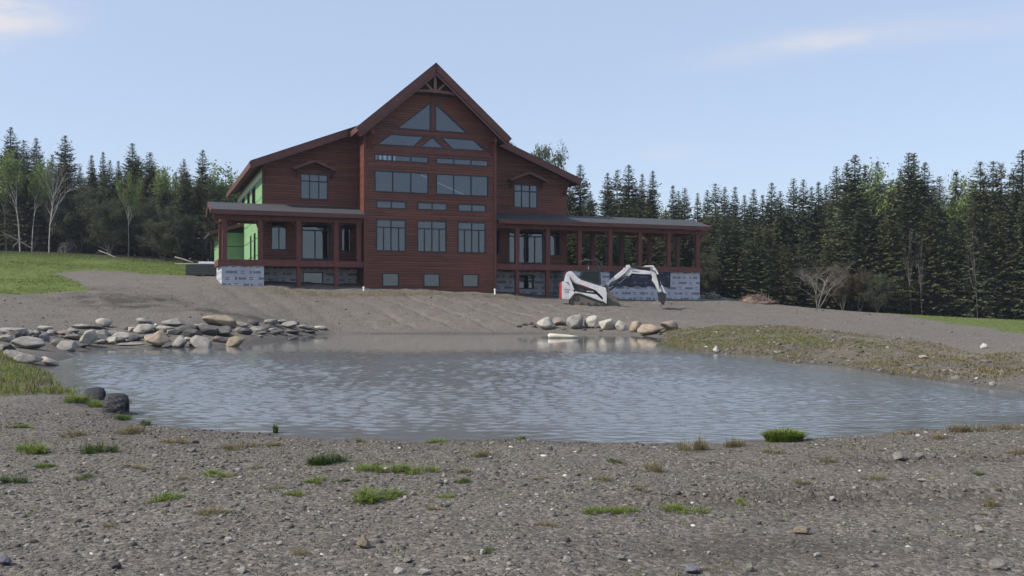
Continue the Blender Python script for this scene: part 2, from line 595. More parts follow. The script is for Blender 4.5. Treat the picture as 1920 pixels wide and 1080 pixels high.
for (px, py, Y) in [(0, 1080, 4.2), (960, 1080, 4.2), (1920, 1080, 4.2), (0, 900, 6.6), (960, 900, 6.75), (1920, 900, 6.7), (1500, 850, 8.3), (500, 840, 8.5),
                    (1900, 835, 8.6), (-100, 760, 12), (0, 760, 11.6), (110, 772, 11.5), (195, 764, 11.9), (150, 742, 12.9), (225, 776, 11.6), (0, 725, 14.5), (0, 695, 17.8), (60, 725, 15.2), (0, 665, 21.8), (30, 655, 25), (-200, 660, 25),
                    (0, 622, 29), (0, 604, 34), (110, 602, 36), (130, 630, 32), (250, 596, 40), (330, 625, 34), (420, 590, 44), (560, 606, 47),
                    (0, 580, 42), (200, 580, 46), (350, 570, 50), (600, 603, 49.5), (600, 580, 53), (500, 550, 56), (680, 548, 58.6), (800, 602, 50), (800, 576, 54.5), (800, 549, 60), (930, 553, 62),
                    (1000, 602, 50), (1000, 580, 55), (1060, 567, 62), (1150, 575, 58.5), (1310, 566, 68.6), (1200, 598, 51.5), (1300, 592, 55),
                    (0, 552, 50), (170, 550, 51), (0, 500, 65), (0, 473, 80), (170, 512, 64), (200, 482, 78), (350, 496, 76), (350, 519, 66), (410, 532, 58.2), (490, 533, 59),
                    (-600, 560, 50), (-600, 470, 80), (1300, 614, 44), (1500, 611, 45), (1450, 640, 30), (1450, 617, 38), (1300, 640, 32), (1750, 672, 21.5), (1750, 642, 29), (1600, 660, 24.5), (1600, 628, 34),
                    (1920, 716, 15.8), (1920, 700, 17), (1920, 660, 24), (1920, 626, 38), (1700, 611, 50), (1920, 606, 60), (1920, 601, 75), (1700, 590, 76),
                    (1500, 577, 77), (1340, 561, 78), (2600, 610, 60), (2600, 640, 25), (2700, 690, 15), (2600, 760, 9.5), (2150, 690, 17.5), (2100, 730, 13.8), (2300, 700, 15.5), (1830, 690, 18.6), (1650, 676, 22), (1500, 652, 27), (1380, 640, 31), (1275, 632, 37), (2600, 602, 85), (0, 466, 112), (1900, 596, 112), (350, 488, 112), (1400, 566, 112), (-600, 462, 112)]:
    ctrl.append(P(px, py, Y))
for q in [(-9, -8, -1.12), (9, -8, -1.12), (0, -8, -1.12), (-14, 3, -1.12), (14, 3, -1.15), (-14, 10, -1.05), (-3, 75, 1.6), (8, 78, 1.3), (14, 72, .9), (-12, 80, 2.5), (0, 112, 2.6), (-20, 72, 2.6)]:
    ctrl.append(q)
C = np.array(ctrl)
cs = 20.0


def tps_k(d2):
    return np.where(d2 > 1e-12, 0.5 * d2 * np.log(np.maximum(d2, 1e-12)), 0.0)


XY = C[:, :2] / cs
n = len(C)
D2 = ((XY[:, None, :] - XY[None, :, :]) ** 2).sum(-1)
A = np.zeros((n + 3, n + 3))
A[:n, :n] = tps_k(D2) + np.eye(n) * 2e-5
A[:n, n] = 1
A[:n, n + 1:] = XY
A[n, :n] = 1
A[n + 1:, :n] = XY.T
sol = np.linalg.solve(A, np.concatenate([C[:, 2] + CAM, np.zeros(3)]))


def vnoise(x, y, seed=0):
    r = np.random.default_rng(100 + seed).random((256, 256))
    xi, yi = np.floor(x).astype(int), np.floor(y).astype(int)
    fx, fy = x - xi, y - yi
    fx, fy = fx * fx * (3 - 2 * fx), fy * fy * (3 - 2 * fy)
    g = lambda i, j: r[(xi + i) % 256, (yi + j) % 256]
    return (g(0, 0) * (1 - fx) + g(1, 0) * fx) * (1 - fy) + (g(0, 1) * (1 - fx) + g(1, 1) * fx) * fy - 0.5


def sstep(a, b, x):
    t = np.clip((x - a) / (b - a), 0, 1)
    return t * t * (3 - 2 * t)


DIRT = [(-17.6, 47.0, 4.5, 1.6), (-21.5, 49.5, 4, 1.5), (-14.0, 45.0, 3.2, 1.2), (-24.5, 53.0, 3, 1.2), (-19, 50.5, 3, 1.2)]      # churned patches beside the drive


def height(x, y):
    x, y = np.asarray(x, float), np.asarray(y, float)
    xc, yc = np.clip(x, -48, 48), np.clip(y, -9, 112)
    out = np.zeros(xc.shape).ravel()
    X, Yv = xc.ravel() / cs, yc.ravel() / cs
    for i in range(0, len(X), 20000):
        d2 = (X[i:i + 20000, None] - XY[None, :, 0]) ** 2 + (Yv[i:i + 20000, None] - XY[None, :, 1]) ** 2
        out[i:i + 20000] = tps_k(d2) @ sol[:n] + sol[n] + X[i:i + 20000] * sol[n + 1] + Yv[i:i + 20000] * sol[n + 2]
    z = out.reshape(xc.shape)
    # lumps: fine near the camera, coarser on the graded slope under the house
    near = 1 - sstep(9, 16, y)
    z = z + near * (0.035 * vnoise(x * 1.1, y * 1.1, 1) + 0.018 * vnoise(x * 3.3, y * 3.3, 2) + 0.012 * vnoise(x * 8, y * 8, 3))
    far = sstep(26, 36, y)
    z = z + far * (0.10 * vnoise(x * .5, y * .5, 4) + 0.09 * vnoise(x * 1.6, y * 1.6, 5) + 0.05 * vnoise(x * 4, y * 4, 9)) * (1 - 0.6 * sstep(60, 75, y)) * sstep(-0.05, 0.7, z)
    al, ac = x * .93 + y * .36, -x * .36 + y * .93
    z = z + far * .15 * vnoise(al * .22, ac * 1.5, 14) * sstep(-0.05, 0.7, z) * (1 - .7 * sstep(62, 75, y))
    for (cx_, cy_, rx_, ry_) in DIRT:
        z = z + np.exp(-((x - cx_) / rx_) ** 2 - ((y - cy_) / ry_) ** 2) * (.22 * vnoise(x * 2.2, y * 3.5, 16) + .12 * vnoise(x * 6, y * 6, 17))
    # wheel ruts across the near bank
    for (a, b, c0) in ((0.10, 6.35, 0.35), (0.10, 6.0, 0.6), (0.03, 7.6, 1.5)):
        d = np.abs(y - (b + a * (x - 1.5) + 0.10 * vnoise(x * .9, y * 0 + c0, 6)))
        z = z - 0.055 * np.exp(-(d / 0.09) ** 2) * sstep(0.2, 1.4, x) + 0.02 * np.exp(-((d - .17) / 0.07) ** 2) * sstep(0.2, 1.4, x)
    # tracks raked down the graded slope to the pond
    sl = sstep(47, 50, y) * (1 - sstep(57, 60, y)) * sstep(-20, -14, x) * (1 - sstep(4, 9, x))
    ph = (x + 0.55 * (y - 50) + 0.5 * vnoise(x * .3, y * .3, 7)) / 1.9
    z = z - sl * 0.14 * np.exp(-((ph - np.round(ph)) / 0.06) ** 2)
    return z


def hz(x, y):
    return float(height(np.array([x]), np.array([y]))[0])


def hit(px, py, water=True):
    """where the line of sight through a photo pixel meets the ground"""
    Ys = np.concatenate([np.arange(3.2, 20, .05), np.arange(20, 130, .1)])
    X = (px - 960) / F * Ys
    Zr = CAM + (575 - py) * Ys / F
    h = height(X, Ys)
    if water:
        h = np.maximum(h, 0.0)
    k = np.nonzero(Zr <= h)[0]
    i = k[0] if len(k) else len(Ys) - 1
    return X[i], Ys[i], h[i]


def steps(*segs):
    o = [np.arange(a, b, s) for a, b, s in segs]
    return np.concatenate(o)


gx = steps((-900, -200, 100), (-200, -60, 10), (-60, -22, .8), (-22, -7, .3), (-7, 7, .09), (7, 26, .3), (26, 60, .8), (60, 200, 10), (200, 901, 100))
gy = steps((-200, -12, 12), (-12, 2, .7), (2, 11.5, .08), (11.5, 26, .2), (26, 62, .2), (62, 115, .8), (115, 200, 8), (200, 1500, 100))
GX, GY = np.meshgrid(gx, gy)
GZ = height(GX, GY)
nx, ny = len(gx), len(gy)
idx = np.arange(nx * ny).reshape(ny, nx)
faces = np.stack([idx[:-1, :-1], idx[:-1, 1:], idx[1:, 1:], idx[1:, :-1]], -1).reshape(-1, 4)


def inside(poly, x, y):
    poly = np.asarray(poly)
    r = np.zeros(x.shape, bool)
    j = len(poly) - 1
    for i in range(len(poly)):
        xi, yi = poly[i]
        xj, yj = poly[j]
        c = ((yi > y) != (yj > y)) & (x < (xj - xi) * (y - yi) / (yj - yi + 1e-12) + xi)
        r ^= c
        j = i
    return r


def edge_d(poly, x, y):
    poly = np.asarray(poly)
    d = np.full(x.shape, 1e9)
    for i in range(len(poly)):
        a, b = poly[i], poly[(i + 1) % len(poly)]
        ab = b - a
        t = np.clip(((x - a[0]) * ab[0] + (y - a[1]) * ab[1]) / (ab @ ab + 1e-12), 0, 1)
        d = np.minimum(d, np.hypot(x - a[0] - t * ab[0], y - a[1] - t * ab[1]))
    return np.where(inside(poly, x, y), d, -d)


def plan(pts):
    return [hit(px, py)[:2] for px, py in pts]


# grassed areas in plan
lawn_left = [(-60, 50.5)] + plan([(0, 551), (60, 552), (172, 546), (150, 530), (110, 512), (170, 508), (250, 512), (340, 517)]) + [(-22, 67), (-23, 79), (-60, 84)]
lawn_right = plan([(1690, 592), (1760, 603), (1850, 614), (1930, 624)]) + [(60, 44), (70, 84), (30, 82)]
bank_right = [(5.0, 33.5)] + plan([(1250, 622), (1300, 613), (1500, 613), (1640, 628), (1760, 645), (1920, 662)]) + [(14, 19), (13.0, 14.0), (7.0, 16.6), (6.4, 20.0), (5.5, 25.0)]
bank_left = plan([(150, 742), (120, 735), (90, 700), (70, 690), (50, 668)]) + [(-14, 23), (-15, 14)] + plan([(0, 745), (60, 742)])
strip = [(-16, 57.6), (-9.6, 59.0), (-4, 61), (2, 63), (0, 59.5), (-6, 57.5), (-14, 55.5)]
gm = np.clip(edge_d(lawn_left, GX, GY) / 1.2 + 0.5, 0, 1)
gm = np.maximum(gm, np.clip(edge_d(lawn_right, GX, GY) / 2.0 + .5, 0, 1))
dr = np.maximum(np.clip(edge_d(bank_right, GX, GY) / 1.2 + .4, 0, 1) * 0.5, np.clip(edge_d(bank_left, GX, GY) / .8 + .4, 0, 1) * .8)
dr = np.maximum(dr, np.clip(edge_d(strip, GX, GY) / 1.5 + .3, 0, 1) * .62)
sd = edge_d(shore_xy, GX, GY)
wet = np.exp(-np.clip(-sd, 0, 50) / 0.35)
dirt = np.zeros_like(GX)
for (cx, cy, rx, ry) in DIRT:
    dirt = np.maximum(dirt, 1.2 * np.exp(-((GX - cx) / rx) ** 2 - ((GY - cy) / ry) ** 2) * np.clip(.6 + 1.6 * vnoise(GX * 1.2, GY * 2, 18), 0, 1))
for (cx, cy, rx, ry) in [(2.3, 6.0, 1.6, .25), (3.2, 7.6, 1.0, .2), (1.3, 4.7, .9, .3)]:
    dirt = np.maximum(dirt, .7 * np.exp(-((GX - cx) / rx) ** 2 - ((GY - cy) / ry) ** 2))
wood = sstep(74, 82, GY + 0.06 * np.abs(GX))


def ground_mat():
    t = NT('gravelly_soil')
    vec = t.coord('Object')
    big = t.noise(0.16, 5, 0.6, vec)
    mid = t.noise(1.1, 6, 0.65, vec)
    fine = t.noise(16, 5, 0.75, vec)
    vor = t.node('ShaderNodeTexVoronoi')
    vor.inputs['Scale'].default_value = 42
    t.l.new(vec, vor.inputs['Vector'])
    v2 = t.node('ShaderNodeTexVoronoi')
    v2.inputs['Scale'].default_value = 17
    t.l.new(vec, v2.inputs['Vector'])
    soil = t.ramp(mid, [(0.3, (0.092, 0.080, 0.066)), (0.55, (0.148, 0.132, 0.112)), (0.75, (0.215, 0.195, 0.168))])
    soil = t.mix(t.math('MULTIPLY', big, 0.5), soil, (0.17, 0.145, 0.118))
    peb = t.ramp(vor.outputs['Color'], [(0.1, (0.045, 0.040, 0.034)), (0.5, (0.152, 0.137, 0.118)), (0.9, (0.43, 0.40, 0.355))])
    c = t.mix(0.5, soil, peb)
    c = t.mix(t.math('MULTIPLY', fine, 0.6), c, (0.085, 0.078, 0.072))
    c = t.mix(t.math('MULTIPLY', t.attr('dirt'), 0.75, clamp=True), c, (0.05, 0.044, 0.038))
    g1 = t.noise(2.6, 6, 0.7, vec)
    lawn = t.ramp(g1, [(0.3, (0.06, 0.098, 0.02)), (0.5, (0.12, 0.155, 0.036)), (0.72, (0.19, 0.205, 0.058))])
    lawn = t.mix(t.math('MULTIPLY', fine, .5), lawn, (0.03, 0.05, 0.014))
    gf = t.math('MULTIPLY_ADD', t.noise(1.4, 6, 0.7, vec), 0.9, t.math('MULTIPLY_ADD', t.attr('grass'), 1.6, -1.15), clamp=True)
    gf = t.math('SMOOTH_MIN', t.math('MULTIPLY', gf, 2.2), 1.0, 0.2, clamp=True)
    c = t.mix(gf, c, lawn)
    dry = t.ramp(t.noise(5, 5, 0.7, vec), [(0.3, (0.06, 0.055, 0.026)), (0.55, (0.125, 0.11, 0.06)), (0.75, (0.19, 0.17, 0.095))])
    df = t.math('MULTIPLY_ADD', t.noise(2.2, 6, 0.7, vec), 1.6, t.math('MULTIPLY_ADD', t.attr('dry'), 2.0, -1.45), clamp=True)
    c = t.mix(df, c, dry)
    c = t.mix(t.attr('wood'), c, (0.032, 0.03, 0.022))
    c = t.mix(t.math('MULTIPLY', t.attr('wet'), 0.6), c, (0.035, 0.032, 0.028))
    t.setb(Base_Color=c, Roughness=t.math('MULTIPLY_ADD', t.attr('wet'), -0.4, 0.95))
    t.b.inputs['Specular IOR Level'].default_value = 0.2
    h = t.math('ADD', t.math('MULTIPLY', v2.outputs['Distance'], -0.6), t.math('ADD', fine, t.math('MULTIPLY', vor.outputs['Distance'], -0.4)))
    b1 = t.bump(h, 0.9, 0.02)
    t.bump(t.math('ADD', mid, t.noise(6, 6, .7, vec)), 0.7, 0.12, b1)
    return t.m


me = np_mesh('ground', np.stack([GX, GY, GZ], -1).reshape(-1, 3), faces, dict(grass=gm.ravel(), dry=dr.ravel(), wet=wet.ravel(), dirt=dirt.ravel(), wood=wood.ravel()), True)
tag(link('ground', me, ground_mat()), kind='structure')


# ------------------------------------------------------------------ pond
def water_mat():
    t = NT('pond_water')
    t.setb(Base_Color=(0.13, 0.14, 0.145), Roughness=t.math('MULTIPLY_ADD', t.attr('ruffle'), 0.15, 0.02))
    t.b.inputs['IOR'].default_value = 1.42
    vec = t.coord('Object', (0.8, 1.3, 1))
    c = t.noise(11, 3, 0.55, vec)
    t.bump(t.math('MULTIPLY', c, t.attr('wind')), 0.5, 0.02)
    return t.m


wx = np.arange(-17.5, 15.6, .045)
wy = steps((8.6, 16, .03), (16, 24, .045), (24, 34, .065), (34, 51.1, .25))
WX, WY = np.meshgrid(wx, wy)
wi = np.arange(WX.size).reshape(WX.shape)
wf = np.stack([wi[:-1, :-1], wi[:-1, 1:], wi[1:, 1:], wi[1:, :-1]], -1).reshape(-1, 4)
CWX, CWY = np.meshgrid(np.arange(-18, 16.6, .5), np.arange(8, 52, .5))
cd = edge_d(shore_xy, CWX, CWY)
ix, iy = np.clip(np.round((WX + 18) / .5).astype(int), 0, CWX.shape[1] - 1), np.clip(np.round((WY - 8) / .5).astype(int), 0, CWX.shape[0] - 1)
sdw = cd[iy, ix]
wf = wf[sdw.ravel()[wf].max(1) > -1.3]
# the wind misses a strip under the far bank and weakens to the right
lee = 1 - sstep(-5.0, 2.0, WY - (29.0 + 0.02 * np.abs(WX + 2) ** 1.5 + 1.2 * vnoise(WX * .35, WY * .35, 8)))
wind = 0.10 + 0.90 * lee
ruffle = lee * (0.75 + .5 * vnoise(WX * .5, WY * .25, 15))
wind *= 0.85 + 0.6 * vnoise(WX * .35, WY * .22, 13)
wind *= 0.25 + 0.75 * sstep(0, 1.5, sdw)
WZ = np.zeros_like(WX)
wg = np.random.default_rng(21)
calm = sstep(-1.5, 5, WX - 0.12 * (WY - 12) + 2.0 * vnoise(WX * .2, WY * .2, 12))          # the right half only has fine ripples
for k in range(52):
    lam = 0.12 * 2 ** wg.uniform(-.25, 1.65)
    th = R(248) + wg.normal(0, .6)
    a_ = 0.0040 * (lam / .35) / 2.2
    sh_ = np.sin(2 * math.pi / lam * (WX * math.cos(th) + WY * math.sin(th)) + wg.uniform(0, 6.28))
    WZ += a_ * sh_ * (1 - calm * (.3 if lam < .2 else .78))
WZ = WZ * wind
me = np_mesh('pond_water', np.stack([WX, WY, WZ], -1).reshape(-1, 3), wf, dict(wind=wind.ravel(), ruffle=ruffle.ravel()), True)
tag(link('pond_water', me, water_mat()), kind='structure')
# ------------------------------------------------------------------ the timber lodge
# local axes: x along the front, y into the house, z up; heights are measured from eye level, so ZB shifts them to the base
HA = R(21.2)
ZB = 0.9
HO = Vector(((683 - 960) / F * 60.6, 60.6, CAM + ZB))
house = empty('timber_lodge', HO, HA, 'large red stained timber lodge under construction with tall gabled window bay and two porches', 'house')
OFF = (0, 0, -ZB)


def part(mb, name, mat, parent=None, bevel=0.0):
    return mb.build(name, M[mat], parent or house, OFF, bevel)


def rect(x0, x1, z0, z1):
    return [(x0, z0), (x1, z0), (x1, z1), (x0, z1)]


def inset(poly, d):
    a = sum(poly[i][0] * poly[(i + 1) % len(poly)][1] - poly[(i + 1) % len(poly)][0] * poly[i][1] for i in range(len(poly)))
    if a < 0:
        poly = poly[::-1]
    m = len(poly)
    out = []
    for i in range(m):
        p0, p1, p2 = Vector(poly[i - 1]), Vector(poly[i]), Vector(poly[(i + 1) % m])
        d1, d2 = (p1 - p0).normalized(), (p2 - p1).normalized()
        n1, n2 = Vector((-d1.y, d1.x)), Vector((-d2.y, d2.x))
        k = d / max(0.15, 1 + n1.dot(n2))
        q = p1 + (n1 + n2) * k
        out.append((q.x, q.y))
    return out


def window(poly, y, vert=(), horiz=(), name='window', frame='frame', axis='y', fw_=0.075, sgn=1):
    """frame set into an opening of the wall whose outer face lies at y; bars are (x, z0, z1) and (z, x0, x1)"""
    f = MB()
    f.wall(poly, [inset(poly, fw_)], axis, y - .035 * sgn, y + .09 * sgn)
    for (x, z0, z1) in vert:
        if axis == 'y':
            f.box(x - .035, x + .035, y - .02, y + .07, z0, z1)
        else:
            f.box(min(y - .02 * sgn, y + .07 * sgn), max(y - .02 * sgn, y + .07 * sgn), x - .035, x + .035, z0, z1)
    for (z, x0, x1) in horiz:
        if axis == 'y':
            f.box(x0, x1, y - .016, y + .066, z - .04, z + .04)
        else:
            f.box(min(y - .016 * sgn, y + .066 * sgn), max(y - .016 * sgn, y + .066 * sgn), x0, x1, z - .04, z + .04)
    fo = part(f, name, frame)
    g = MB().prism(inset(poly, fw_ - .012), axis, y + .03 * sgn, y + .042 * sgn)
    part(g, 'pane', 'glass', fo)
    return fo


# --- glazed bay
CX = 4.48
main_row = [(0.76, 2.75), (3.48, 5.50), (6.25, 8.24)]
polys = []
bars = []
for (a, b) in main_row:
    zt = 5.10
    q = (b - a) / 4
    polys.append(rect(a, b, 3.56, 5.63))
    bars.append(([(a + q, 3.6, zt), (a + 2 * q, 3.6, 5.6), (a + 3 * q, 3.6, zt)], [(zt, a + .05, b - .05)]))
    polys.append(rect(a + .02, b + .02, 6.30, 6.83))
    bars.append(([((a + b) / 2 + .02, 6.32, 6.81)], []))
for (a, b) in ((0.66, 4.27), (4.76, 8.42)):
    w3 = (b - a) / 3
    for (z0, z1) in ((7.36, 8.75), (9.36, 9.82)):
        polys.append(rect(a, b, z0, z1))
        bars.append(([(a + w3, z0 + .03, z1 - .03), (a + 2 * w3, z0 + .03, z1 - .03)], []))
polys += [[(0.74, 10.38), (3.26, 10.38), (4.04, 11.16), (1.75, 11.16)], [(5.86, 10.38), (8.37, 10.38), (7.38, 11.16), (5.06, 11.16)],
          [(3.58, 10.38), (5.50, 10.38), (4.54, 11.14)], [(2.08, 11.50), (4.42, 11.50), (4.42, 13.40)], [(4.70, 11.50), (7.04, 11.50), (4.70, 13.40)]]
bars += [([], [])] * 5
for (a, b) in ((1.16, 2.29), (3.90, 5.05), (6.58, 7.75)):
    polys.append(rect(a, b, 1.29, 2.17))
    bars.append(([], []))
bay = MB()
bay.wall([(0, 0.2), (8.96, 0.2), (8.96, 11.40), (CX, 15.28), (0, 11.40)], polys, 'y', 0, 0.22)
bay.box(0, .22, .22, 3.2, .2, 11.3)
bay.box(8.74, 8.96, .22, 3.2, .2, 11.3)
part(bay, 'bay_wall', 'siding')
for pl, (vb, hb) in zip(polys, bars):
    window(pl, 0.0, vb, hb)
cb = MB().box(-.03, .17, -.04, -.003, .3, 11.25)
part(cb, 'corner_board', 'timber')
cb = MB().box(8.79, 8.99, -.04, -.003, .3, 11.25)
part(cb, 'corner_board', 'timber')
tr = MB()
tr.box(4.45, 4.68, -.03, -.003, 11.52, 13.55)
tr.box(1.9, 7.2, -.03, -.003, 11.2, 11.44)
tr.box(.55, 8.55, -.03, -.003, 10.0, 10.3)
part(tr, 'window_trim', 'timber')

# --- wings
SL = 0.392


def wing_top(x):
    return 11.85 + SL * x if x < CX else 11.85 - SL * (x - 8.96)


wl_holes = [rect(-3.70, -1.91, 6.95, 8.62), rect(-5.55, -4.55, 3.62, 5.45), rect(-3.66, -1.80, 2.95, 5.42), rect(-1.06, -.40, 3.62, 5.40)]
wr_holes = [rect(11.09, 12.93, 6.95, 8.62), rect(9.36, 10.06, 3.62, 5.40), rect(10.66, 13.40, 2.95, 5.42), rect(13.82, 14.70, 3.60, 5.40)]
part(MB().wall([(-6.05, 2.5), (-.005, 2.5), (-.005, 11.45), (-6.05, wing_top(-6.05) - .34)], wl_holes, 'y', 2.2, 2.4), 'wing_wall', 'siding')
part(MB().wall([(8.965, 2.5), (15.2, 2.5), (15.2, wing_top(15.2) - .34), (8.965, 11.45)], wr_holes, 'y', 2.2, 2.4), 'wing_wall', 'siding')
for (a, b) in ((-3.70, -1.91), (11.09, 12.93)):
    w3 = (b - a) / 3
    window(rect(a, b, 6.95, 8.62), 2.2, [(a + w3, 7, 8.58), (a + 2 * w3, 7, 8.58)], [(8.13, a + .05, b - .05)])
window(wl_holes[1], 2.2, [(-5.05, 3.66, 5.08)], [(5.10, -5.5, -4.6)])
window(wl_holes[3], 2.2, [], [(5.08, -1.02, -.44)])
window(wr_holes[1], 2.2, [], [(5.08, 9.4, 10.02)])
window(wr_holes[3], 2.2, [(14.3, 3.64, 5.06)], [(5.08, 13.86, 14.66)])


def door(poly, xs, bar_):
    (x0, z0), (x1, z1) = poly[0], poly[2]
    d = window(poly, 2.2, [(x, z0 + .05, bar_) for x in xs], [(bar_, x0 + .05, x1 - .05), (z0 + .14, x0 + .06, x1 - .06)], 'door', fw_=0.11)
    part(MB().box(xs[0] + .08, xs[0] + .11, 2.12, 2.17, 3.85, 4.2), 'handle', 'steel', d)


door(wl_holes[2], [-2.75], 4.95)
door(wr_holes[2], [11.45, 12.0, 12.7], 4.95)
# small gabled hoods over the upper windows
for c in (-2.86, 11.98):
    h = MB()
    h.slab([(c - 1.38, 1.45, 8.86), (c, 1.45, 9.42), (c, 2.195, 9.42), (c - 1.38, 2.195, 8.86)], .09)
    h.slab([(c, 1.45, 9.42), (c + 1.38, 1.45, 8.86), (c + 1.38, 2.195, 8.86), (c, 2.195, 9.42)], .09)
    ho = part(h, 'window_hood', 'underlay')
    e = MB()
    for s in (-1, 1):
        e.bar((c + s * 1.40, 1.42, 8.80), (c, 1.42, 9.36), .05, .16)
    part(e, 'rake_board', 'fascia', ho)
    for s in (-1, 1):
        k = MB()
        k.bar((c + s * 1.12, 2.18, 8.35), (c + s * 1.12, 1.6, 8.78), .09, .09)
        k.bar((c + s * 1.12, 2.18, 8.80), (c + s * 1.12, 1.5, 8.80), .09, .09)
        part(k, 'bracket', 'timber', ho)

# --- main roofs
r = MB()
for s in (-1, 1):
    def sl(d0, d1, y0, y1, th):
        z = lambda d: 15.77 - .87 * d
        r.slab([(CX + s * d0, y0, z(d0)), (CX + s * d1, y0, z(d1)), (CX + s * d1, y1, z(d1)), (CX + s * d0, y1, z(d0))], th)
    sl(0, 5.06, -1.0, 1.4, .30)
    sl(0, 4.52, 1.401, 19.9, .30)
mr = part(r, 'gable_roof', 'underlay')
for s in (-1, 1):
    rb = MB()
    d1 = 5.09
    rb.bar((CX + s * d1, -1.035, 15.70 - .87 * d1 - .25), (CX, -1.035, 15.70 - .25), .06, .40)
    rb.bar((CX + s * (d1 - .05), -.955, 15.70 - .87 * d1 - .52), (CX, -.955, 15.70 - .56), .10, .30)
    part(rb, 'rake_board', 'fascia', mr)
    ex = sorted((CX + s * 5.064, CX + s * 5.10))
    part(MB().box(ex[0], ex[1], -.995, 1.22, 11.0, 11.355), 'fascia_board', 'fascia', mr)
    so = MB()
    z = lambda d: 15.77 - .87 * d - .302
    so.slab([(CX + s * .02, -.9, z(.02)), (CX + s * 4.95, -.9, z(4.95)), (CX + s * 4.95, -.005, z(4.95)), (CX + s * .02, -.005, z(.02))], .03)
    part(so, 'soffit', 'timber', mr)
# open truss in the gable peak
t = MB()
zc = 13.86
t.tube([(CX + x, -.72, zc + .10 - .10 * (x / 1.7) ** 2) for x in np.linspace(-1.75, 1.75, 9)], .095, 6)
t.bar((CX, -.72, zc), (CX, -.72, 15.1), .17, .17)
for s in (-1, 1):
    t.bar((CX + s * .16, -.72, zc + .12), (CX + s * .80, -.72, zc + .76), .13, .13)
    t.bar((CX + s * 2.0, -.74, 13.50), (CX, -.74, 15.24), .14, .22)
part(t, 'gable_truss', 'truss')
part(MB().prism([(CX - 1.62, 13.80), (CX + 1.62, 13.80), (CX, 15.22)], 'y', -.03, -.004), 'gable_shade_panel', 'underlay')  # dark sheet added on the wall to deepen the shade behind the truss
for x in (.35, 8.61):
    k = MB()
    k.bar((x, .0, 10.15), (x, -.78, 10.95), .16, .16)
    k.bar((x, .0, 9.95), (x, .0, 11.0), .18, .10)
    k.bar((x, .0, 11.02), (x, -.9, 11.02), .18, .18)
    part(k, 'bracket', 'timber')
for sd_ in (-1, 1):
    fl = (lambda x: x) if sd_ < 0 else (lambda x: 8.96 - x)
    w = MB()
    xa, xb = fl(.15), fl(-6.88)
    za, zb = 11.85 + SL * .15, wing_top(-6.88)
    w.slab([(xa, 1.3, za), (xb, 1.3, zb), (xb, 19.9, zb), (xa, 19.9, za)], .22)
    wr = part(w, 'wing_roof', 'underlay')
    k = MB()
    k.bar((fl(-.3), 1.265, wing_top(-.3) - .29), (fl(-6.92), 1.265, wing_top(-6.92) - .29), .06, .42)
    part(k, 'rake_board', 'fascia', wr)
    k = MB().prism([(fl(-.02), 11.0), (fl(-.02), 11.80), (fl(-.85), 11.47), (fl(-.85), 11.05)], 'y', 1.235, 1.30)
    part(k, 'end_board', 'fascia', wr)
    k = MB()
    xe = fl(-6.92)
    k.box(min(xe, fl(-6.885)), max(xe, fl(-6.885)), 1.31, 19.9, zb - .42, zb - .03)
    part(k, 'fascia_board', 'fascia', wr)
    k = MB()
    k.slab([(fl(-.6), 1.36, wing_top(-.6) - .225), (fl(-6.8), 1.36, wing_top(-6.8) - .225), (fl(-6.8), 19.8, wing_top(-6.8) - .225), (fl(-.6), 19.8, wing_top(-.6) - .225)], .03)
    part(k, 'soffit', 'timber', wr)
    k = MB()
    for (x, y) in ((-6.0, 1.9), ):
        k.bar((fl(x), 2.2, 8.0), (fl(x), 1.45, 8.75), .13, .13)
    part(k, 'bracket', 'timber')

# --- left side wall in green sheathing, and the small wing behind
sh = [(6.55, 8.42), (10.2, 11.7), (13.9, 15.65)]
hs = [rect(a, b, 6.5, 8.2) for a, b in sh] + [rect(a, b, 3.15, 5.0) for a, b in ((3.6, 4.35), (6.4, 7.3), (9.0, 9.7))]
part(MB().wall([(2.41, 1.2), (19.4, 1.2), (19.4, 8.95), (2.41, 8.95)], hs, 'x', -6.05, -5.87), 'side_wall', 'green')
for a, b in sh:
    window(rect(a, b, 6.5, 8.2), -6.05, [], [], axis='x')
for a, b in ((3.6, 4.35), (6.4, 7.3), (9.0, 9.7)):
    window(rect(a, b, 3.15, 5.0), -6.05, [], [(4.55, a + .05, b - .05)], axis='x')
part(MB().box(-6.08, -6.052, 2.18, 2.46, 2.6, 9.0), 'corner_trim', 'tape')
part(MB().box(-6.075, -6.051, 2.5, 19.3, 8.35, 8.75), 'frieze_board', 'white_frame')
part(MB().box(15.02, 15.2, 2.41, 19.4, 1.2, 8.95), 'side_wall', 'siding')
rear = [rect(x, x + w_, 12.42 + .05 * i % .1, 12.95) for i, (x, w_) in enumerate(((5.15, .12), (5.50, .22), (5.85, .3), (6.3, .2), (6.62, .30)))]
rear += [rect(5.2, 5.85, 13.62, 13.85), rect(5.25, 6.5, 11.45, 11.62), rect(6.6, 7.8, 11.47, 11.60), rect(8.0, 8.6, 11.42, 11.56)]
part(MB().wall([(-5.86, 1.2), (15.01, 1.2), (15.01, 9.0), (9.2, 11.3), (CX, 15.25), (-.24, 11.3), (-5.86, 9.0)], rear, 'y', 19.2, 19.4), 'rear_wall', 'inside')
part(MB().box(-5.86, 15.0, 2.42, 19.19, 2.3, 2.5).box(-5.86, 15.0, 2.42, 19.19, 5.75, 5.95), 'floor_slab', 'inside')
part(MB().wall([(2.45, 2.55), (19.1, 2.55), (19.1, 5.7), (2.45, 5.7)], [], 'x', -.3, -.15).wall([(2.45, 2.55), (19.1, 2.55), (19.1, 5.7), (2.45, 5.7)], [], 'x', 9.1, 9.25), 'inner_wall', 'inside')
rw = MB()
rw.wall(rect(-7.80, -6.06, 1.3, 5.62), [], 'y', 15.1, 15.3)
